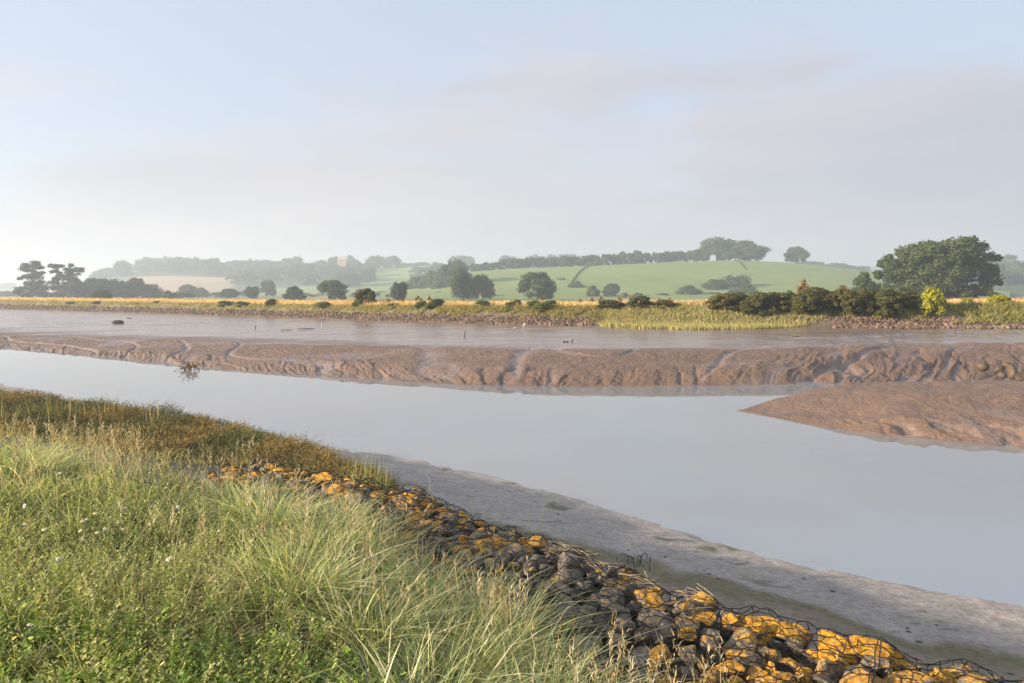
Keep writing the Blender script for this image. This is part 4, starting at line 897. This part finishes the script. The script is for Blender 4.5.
# leafy weeds: stems carrying many small leaves
def weeds(x, y, z, h, cols, wts, lsize, nl=14, lean=.35, lup=.6):
    n = len(x); a = rng.random(n) * 2 * PI; ld = np.stack([np.cos(a), np.sin(a), 0 * a], 1); lr = lean * (.2 + rng.random(n)); c = pal(n, cols, wts)
    L = [blades(np.stack([x, y, z - .02], 1), h, .004, c * .8, lr, 3, a)]
    t = (.22 + .78 * (np.arange(nl) + .5) / nl)[None]; P = np.stack([x, y, z], 1)[:, None] + ld[:, None] * (lr * h)[:, None, None] * (t ** 1.7)[..., None]
    P[..., 2] += h[:, None] * (t - .3 * lr[:, None] * t ** 2.4); P = P.reshape(-1, 3); m = len(P); b = rng.random(m) * 2 * PI
    D = np.stack([np.cos(b), np.sin(b), lup * (.3 + rng.random(m))], 1); D /= np.linalg.norm(D, axis=1, keepdims=True); S = np.stack([-np.sin(b), np.cos(b), .4 * rng.normal(size=m)], 1)
    sz = (lsize * (1.25 - .75 * np.tile(t[0], n)) * (.6 + .8 * rng.random(m)))[:, None]
    V = np.stack([P, P + D * sz * .5 - S * sz * .2, P + D * sz, P + D * sz * .5 + S * sz * .2], 1).reshape(-1, 3); F = np.arange(m * 4).reshape(-1, 4)
    cc = np.repeat(np.repeat(c, nl, 0) * (1 + .15 * rng.normal(size=(m, 1))).clip(.6, 1.5), 4, 0); L.append((V, F, cc)); return mergec(L)
WC = [(.40, .44, .09), (.54, .54, .15), (.22, .29, .06), (.60, .55, .26)]
L = []
x, y, z, dG = land_pts(17000, -1.1, -.05, 1.5, 9.5); k = (dG < -lw(x) - .7 - .5 * rng.random(len(x))); x, y, z, dG = x[k], y[k], z[k], dG[k]; k = vn(x * 1.5, y * 1.5, 33) + .0 * x > .33; x, y, z = x[k], y[k], z[k]
k = rng.random(len(x)) < np.where(x / y < -.32, 1, .35); x, y, z = x[k], y[k], z[k]; k = (y < 3.2 + .5 * rng.normal(size=len(y))) & (rng.random(len(y)) < .55)
L.append(weeds(x[k], y[k], z[k], .20 + .20 * rng.random(k.sum()), WC, [4, 3, 3, 2], .032, 18)); k = ~k
L.append(weeds(x[k], y[k], z[k], (.16 + .18 * rng.random(k.sum())) * (.6 + .7 * vn(x[k] * 3, y[k] * 3, 36)), [(.56, .60, .20), (.68, .66, .32), (.30, .38, .10), (.62, .50, .26)], [4, 4, 3, 1.5], .026, 18, .6, 1.0))
x, y, z, dG = land_pts(2200, -1.0, -.2, 1.5, 3.4); L.append(weeds(x, y, z, .14 + .16 * rng.random(len(x)), [(.24, .36, .06), (.36, .46, .09), (.15, .23, .05)], [3, 3, 2], .06, 10, .5, .5))
V, F, c = mergec(L); tag(link('weeds', mesh('weeds', V, F, M['grass'], c)), 'leafy yellow green weeds growing through the bank grass', 'weeds', kind='stuff')
# marsh shrub cover on the mound
n = 85000; Y = rng.uniform(7.5, 24, n); U = rng.uniform(-1.2, -.15, n); x = U * Y; z, dG, dW, dM, ins = near_h(x, Y, True); k = (dG > .05) & (ins > .35) & (dM < .2); x, y, z, dG, dM = x[k], Y[k], z[k], dG[k], dM[k]
f = sm(.35, .65, vn(x * .9, y * .9, 37))[:, None]; n = len(x); edge = sm(-2.5, -.2, dM)
hh = (.13 + .10 * rng.random(n)) * (.45 + 1.25 * vn(x * 1.9, y * 1.9, 38))
L = []
for cols, wts, m_ in (([(.34, .21, .06), (.26, .20, .06), (.42, .30, .11)], [3, 3, 2], rng.random(n) < .12 + .75 * f[:, 0]), ([(.12, .125, .035), (.18, .18, .055), (.07, .075, .025)], [3, 3, 2], None)):
    if m_ is None: m_ = ~first
    else: first = m_
    L.append(weeds(x[m_], y[m_], z[m_], hh[m_] * (1 + .35 * (fbm(x[m_] * .7, y[m_] * .7, 2, 39))), cols, wts, .045, 9, .9, .7))
V, F, c = mergec(L); tag(link('marsh_shrubs', mesh('marsh_shrubs', V, F, M['shrub'], c)), 'olive and rusty marsh plants covering the low mound by the river', 'marsh plants', kind='stuff')
# tall blades at the gabion foot
L = []
for px_, py_, nn in [(95, 425, 26), (60, 425, 22), (130, 428, 18), (170, 436, 6), (20, 425, 14)]:
    x0, y0 = at(px_, py_, 1.0); x = x0 + rng.normal(size=nn) * .45; y = y0 + rng.normal(size=nn) * .5; z = near_h(x, y)
    L.append(blades(np.stack([x, y, z], 1), .28 + .30 * rng.random(nn), .012, pal(nn, [(.42, .30, .15), (.55, .42, .22), (.25, .22, .08)], [3, 2, 3]), .15, 4))
for px_, py_, nn in [(405, 520, 70), (385, 505, 90), (425, 530, 40), (445, 540, 16), (470, 560, 8), (540, 590, 5), (370, 500, 70)]:
    x0, y0 = at(px_, py_, .85); x = x0 + rng.normal(size=nn) * .22; y = y0 + rng.normal(size=nn) * .18; z, dG, *_ = near_h(x, y, True); k = dG > .02; x, y, z = x[k], y[k], z[k]; m = len(x)
    L.append(blades(np.stack([x, y, z], 1), .22 + .38 * rng.random(m), .007, pal(m, [(.30, .32, .10), (.55, .45, .2), (.22, .26, .08)], [3, 2, 3]), .2, 4))
V, F, c = mergec(L); tag(link('shore_grass', mesh('shore_grass', V, F, M['grass'], c)), 'thin tall grass blades at the foot of the gabion', 'grass', kind='stuff')
# straw litter along the gabion edge and seaweed scraps on the near mud
n = 90; s = np.interp(rng.random(n), [0, 1], [cum[5] + .5, cum[6] + .9]); d = rng.normal(size=n) * .12 + .06; P, _ = Gp(s, d); z = rock_top(P[:, 0], P[:, 1]); a = rng.normal(size=n) * .5 - .6
ln = .05 + .16 * rng.random(n); D = np.stack([np.cos(a), np.sin(a), rng.normal(size=n) * .12], 1) * ln[:, None]; Q = np.column_stack([P, z + .02])
V, F = tubes(Q - D / 2, Q + D / 2, .002, .0012, 4); tag(link('straw', mesh('straw', V, F, M['strawm'])), 'broken straw washed along the gabion edge', 'straw', kind='stuff')
n = 170; x = rng.uniform(-1.5, 6, n); y = rng.uniform(4, 12.5, n); z, dG, dW, *_ = near_h(x, y, True); k = (dG > .4) & (dW > .5); x, y, z = x[k], y[k], z[k]
L = []; m = rock_mesh('scrap', 600, M['weed'], 1, 4, 1); sv_ = np.array([v.co for v in m.vertices]); sf_ = np.array([list(p.vertices) for p in m.polygons])
for i in range(len(x)):
    sc_ = .006 + .02 * rng.random() ** 3; L.append((sv_ * [sc_ * 1.8, sc_, sc_ * .4] + [x[i], y[i], z[i] + .003], sf_))
V, F = merge(L); tag(link('seaweed_scraps', mesh('seaweed_scraps', V, F, M['weed'])), 'dark scraps of seaweed scattered over the near mud', 'seaweed', kind='stuff')
bpy.data.meshes.remove(m)
# daisies
dm = {}
def daisy_meshes():
    L = []
    for k in range(12):
        a = k * PI / 6; d = np.array([math.cos(a), math.sin(a), -.15]); sdir = np.array([-math.sin(a), math.cos(a), 0]); L.append((np.array([d * .25, d * .7 - sdir * .2, d * 1.05, d * .7 + sdir * .2]), np.array([[0, 1, 2, 3]])))
    pe = mesh('petals', *merge(L), M['white'], smooth=False)
    import bmesh
    bm = bmesh.new(); bmesh.ops.create_icosphere(bm, subdivisions=2, radius=.36); me = bpy.data.meshes.new('heart'); bm.to_mesh(me); bm.free(); me.materials.append(M['yellow'])
    st_ = mesh('stem', *path_tube([(0, 0, 0), (.3, .1, -9), (0, 0, -22)], .1, .12, 5), M['stem']); return pe, me, st_
pe, he, sm_ = daisy_meshes()
fl = [(15, 508), (24, 503), (60, 470), (95, 511), (128, 509), (82, 522), (87, 520), (93, 532), (97, 538), (105, 533), (123, 533), (83, 546), (94, 546), (80, 535), (25, 521), (44, 531), (178, 508), (146, 453), (72, 634), (34, 472), (118, 558), (168, 563), (58, 567), (30, 627)]
for i, (px_, py_) in enumerate(fl):
    x, y = at(px_, py_, 2.0); zg = float(near_h(x, y)); x, y = at(px_, py_, zg + .34); zg = float(near_h(x, y)) + .36
    t = thing('daisy', 'white daisy with yellow heart in the left foreground weeds', 'flower', (x, y, zg), i, (.013,) * 3, 'daisies in the left foreground'); t.rotation_euler = (rng.normal() * .3 - .2, rng.normal() * .3 - .3, i)
    link('petals', pe, t); link('heart', he, t, (0, 0, .1)); link('stem', sm_, t)

# ------------------------------------------------------------------ haze, light, world, camera
SUN_EL, SUN_AZ = 15.5, -103.0   # azimuth of the sun, degrees clockwise from +Y (the view direction)
V, F = boxv(-3000, 3000, -100, 3050, -1.9, 75)
hm_, nt, bs = newmat('haze'); nt.nodes.remove(bs); pv = nt.nodes.new('ShaderNodeVolumePrincipled')
pv.inputs['Color'].default_value = (.70, .80, .90, 1); pv.inputs['Density'].default_value = .00102; pv.inputs['Anisotropy'].default_value = .25
nt.links.new(pv.outputs[0], nt.nodes['Material Output'].inputs['Volume'])
tag(link('haze', mesh('haze', V, F, hm_, smooth=False)), kind='stuff', label='thin morning haze over the valley')

sun = bpy.data.lights.new('sun', 'SUN'); sun.energy = 5.0; sun.angle = math.radians(.9); sun.color = (1, .83, .64)
so = bpy.data.objects.new('sun', sun); C.objects.link(so)
so.rotation_euler = (math.radians(90 - SUN_EL), 0, math.radians(180 - SUN_AZ)) 
from mathutils import Vector
az = math.radians(SUN_AZ); dvec = Vector((math.sin(az) * math.cos(math.radians(SUN_EL)), math.cos(az) * math.cos(math.radians(SUN_EL)), math.sin(math.radians(SUN_EL))))
so.rotation_euler = dvec.to_track_quat('Z', 'Y').to_euler()

w = bpy.data.worlds.new('World'); bpy.context.scene.world = w; w.use_nodes = True; nt = w.node_tree; bg = nt.nodes['Background']
sky = nt.nodes.new('ShaderNodeTexSky'); sky.sky_type = 'NISHITA'; sky.sun_disc = False; sky.sun_elevation = math.radians(SUN_EL); sky.sun_rotation = math.radians(SUN_AZ); sky.air_density = 1.1; sky.dust_density = 1.6; sky.ozone_density = 1.6
tc = nt.nodes.new('ShaderNodeTexCoord').outputs['Generated']; sx = nt.nodes.new('ShaderNodeSeparateXYZ'); nt.links.new(tc, sx.inputs[0])
den = maths(nt, 'ADD', maths(nt, 'MAXIMUM', sx.outputs[2], 0), .12)
cx = maths(nt, 'DIVIDE', sx.outputs[0], den); cy = maths(nt, 'DIVIDE', sx.outputs[1], den)
cv = nt.nodes.new('ShaderNodeCombineXYZ'); nt.links.new(cx, cv.inputs[0]); nt.links.new(cy, cv.inputs[1])
mp = node(nt, 'ShaderNodeMapping'); nt.links.new(cv.outputs[0], mp.inputs[0]); mp.inputs['Scale'].default_value = (.42, .75, 1); mp.inputs['Rotation'].default_value = (0, 0, .5); mp.inputs['Location'].default_value = (1.3, .4, 0)
n1 = noise(nt, mp.outputs[0], 1.0, 6, .48)
el = sx.outputs[2]
mp2 = node(nt, 'ShaderNodeMapping'); nt.links.new(tc, mp2.inputs[0]); mp2.inputs['Scale'].default_value = (1.6, 1.6, 9); mp2.inputs['Rotation'].default_value = (0, .16, 0)
n2 = noise(nt, mp2.outputs[0], 1.3, 5, .5)
mp3 = node(nt, 'ShaderNodeMapping'); nt.links.new(tc, mp3.inputs[0]); mp3.inputs['Scale'].default_value = (1.5, 1.5, 5.5); mp3.inputs['Rotation'].default_value = (0, .28, 0); mp3.inputs['Location'].default_value = (.35, 0, .2)
n3 = noise(nt, mp3.outputs[0], 1.6, 6, .52)
cover = ramp(nt, maths(nt, 'ADD', maths(nt, 'MULTIPLY', maths(nt, 'SUBTRACT', n3, .5), 2.3), maths(nt, 'MULTIPLY', maths(nt, 'SUBTRACT', maths(nt, 'ADD', .295, maths(nt, 'MULTIPLY', sx.outputs[0], .14)), el), 3.0)), [(-.0, g(0)), (.42, g(1))], 'EASE')
cc = mixc(nt, maths(nt, 'MULTIPLY', maths(nt, 'ADD', sx.outputs[0], .6), .9), (4.75, 4.5, 4.65), (4.0, 3.9, 4.35))
thin = mixc(nt, .72, sky.outputs[0], (4.6, 5.15, 6.3))
cc = mixc(nt, 1.0, cc, ramp(nt, n2, [(.34, (.86, .885, .93)), (.64, (1.08, 1.05, 1.03))]), 'MULTIPLY')
fin = mixc(nt, maths(nt, 'MULTIPLY', cover, .9), thin, cc)
nt.links.new(fin, bg.inputs[0]); bg.inputs[1].default_value = .0605

cam = bpy.data.cameras.new('camera'); co = bpy.data.objects.new('camera', cam); C.objects.link(co); co.location = (0, 0, EYE); co.rotation_euler = (PI / 2, 0, 0)
cam.sensor_width = 36; cam.lens = 24; cam.shift_y = -(341.5 - HZ) / 1024; cam.clip_start = .05; cam.clip_end = 9000
S = bpy.context.scene; S.camera = co
S.view_settings.view_transform = 'Standard'; S.view_settings.look = 'None'; S.view_settings.exposure = 1.36; S.view_settings.gamma = 1
S.render.engine = 'CYCLES'; cy_ = S.cycles; cy_.max_bounces = 6; cy_.diffuse_bounces = 3; cy_.glossy_bounces = 3; cy_.transmission_bounces = 3; cy_.volume_bounces = 1; cy_.transparent_max_bounces = 8
try: cy_.use_denoising = True; cy_.denoiser = 'OPENIMAGEDENOISE'
except Exception: pass
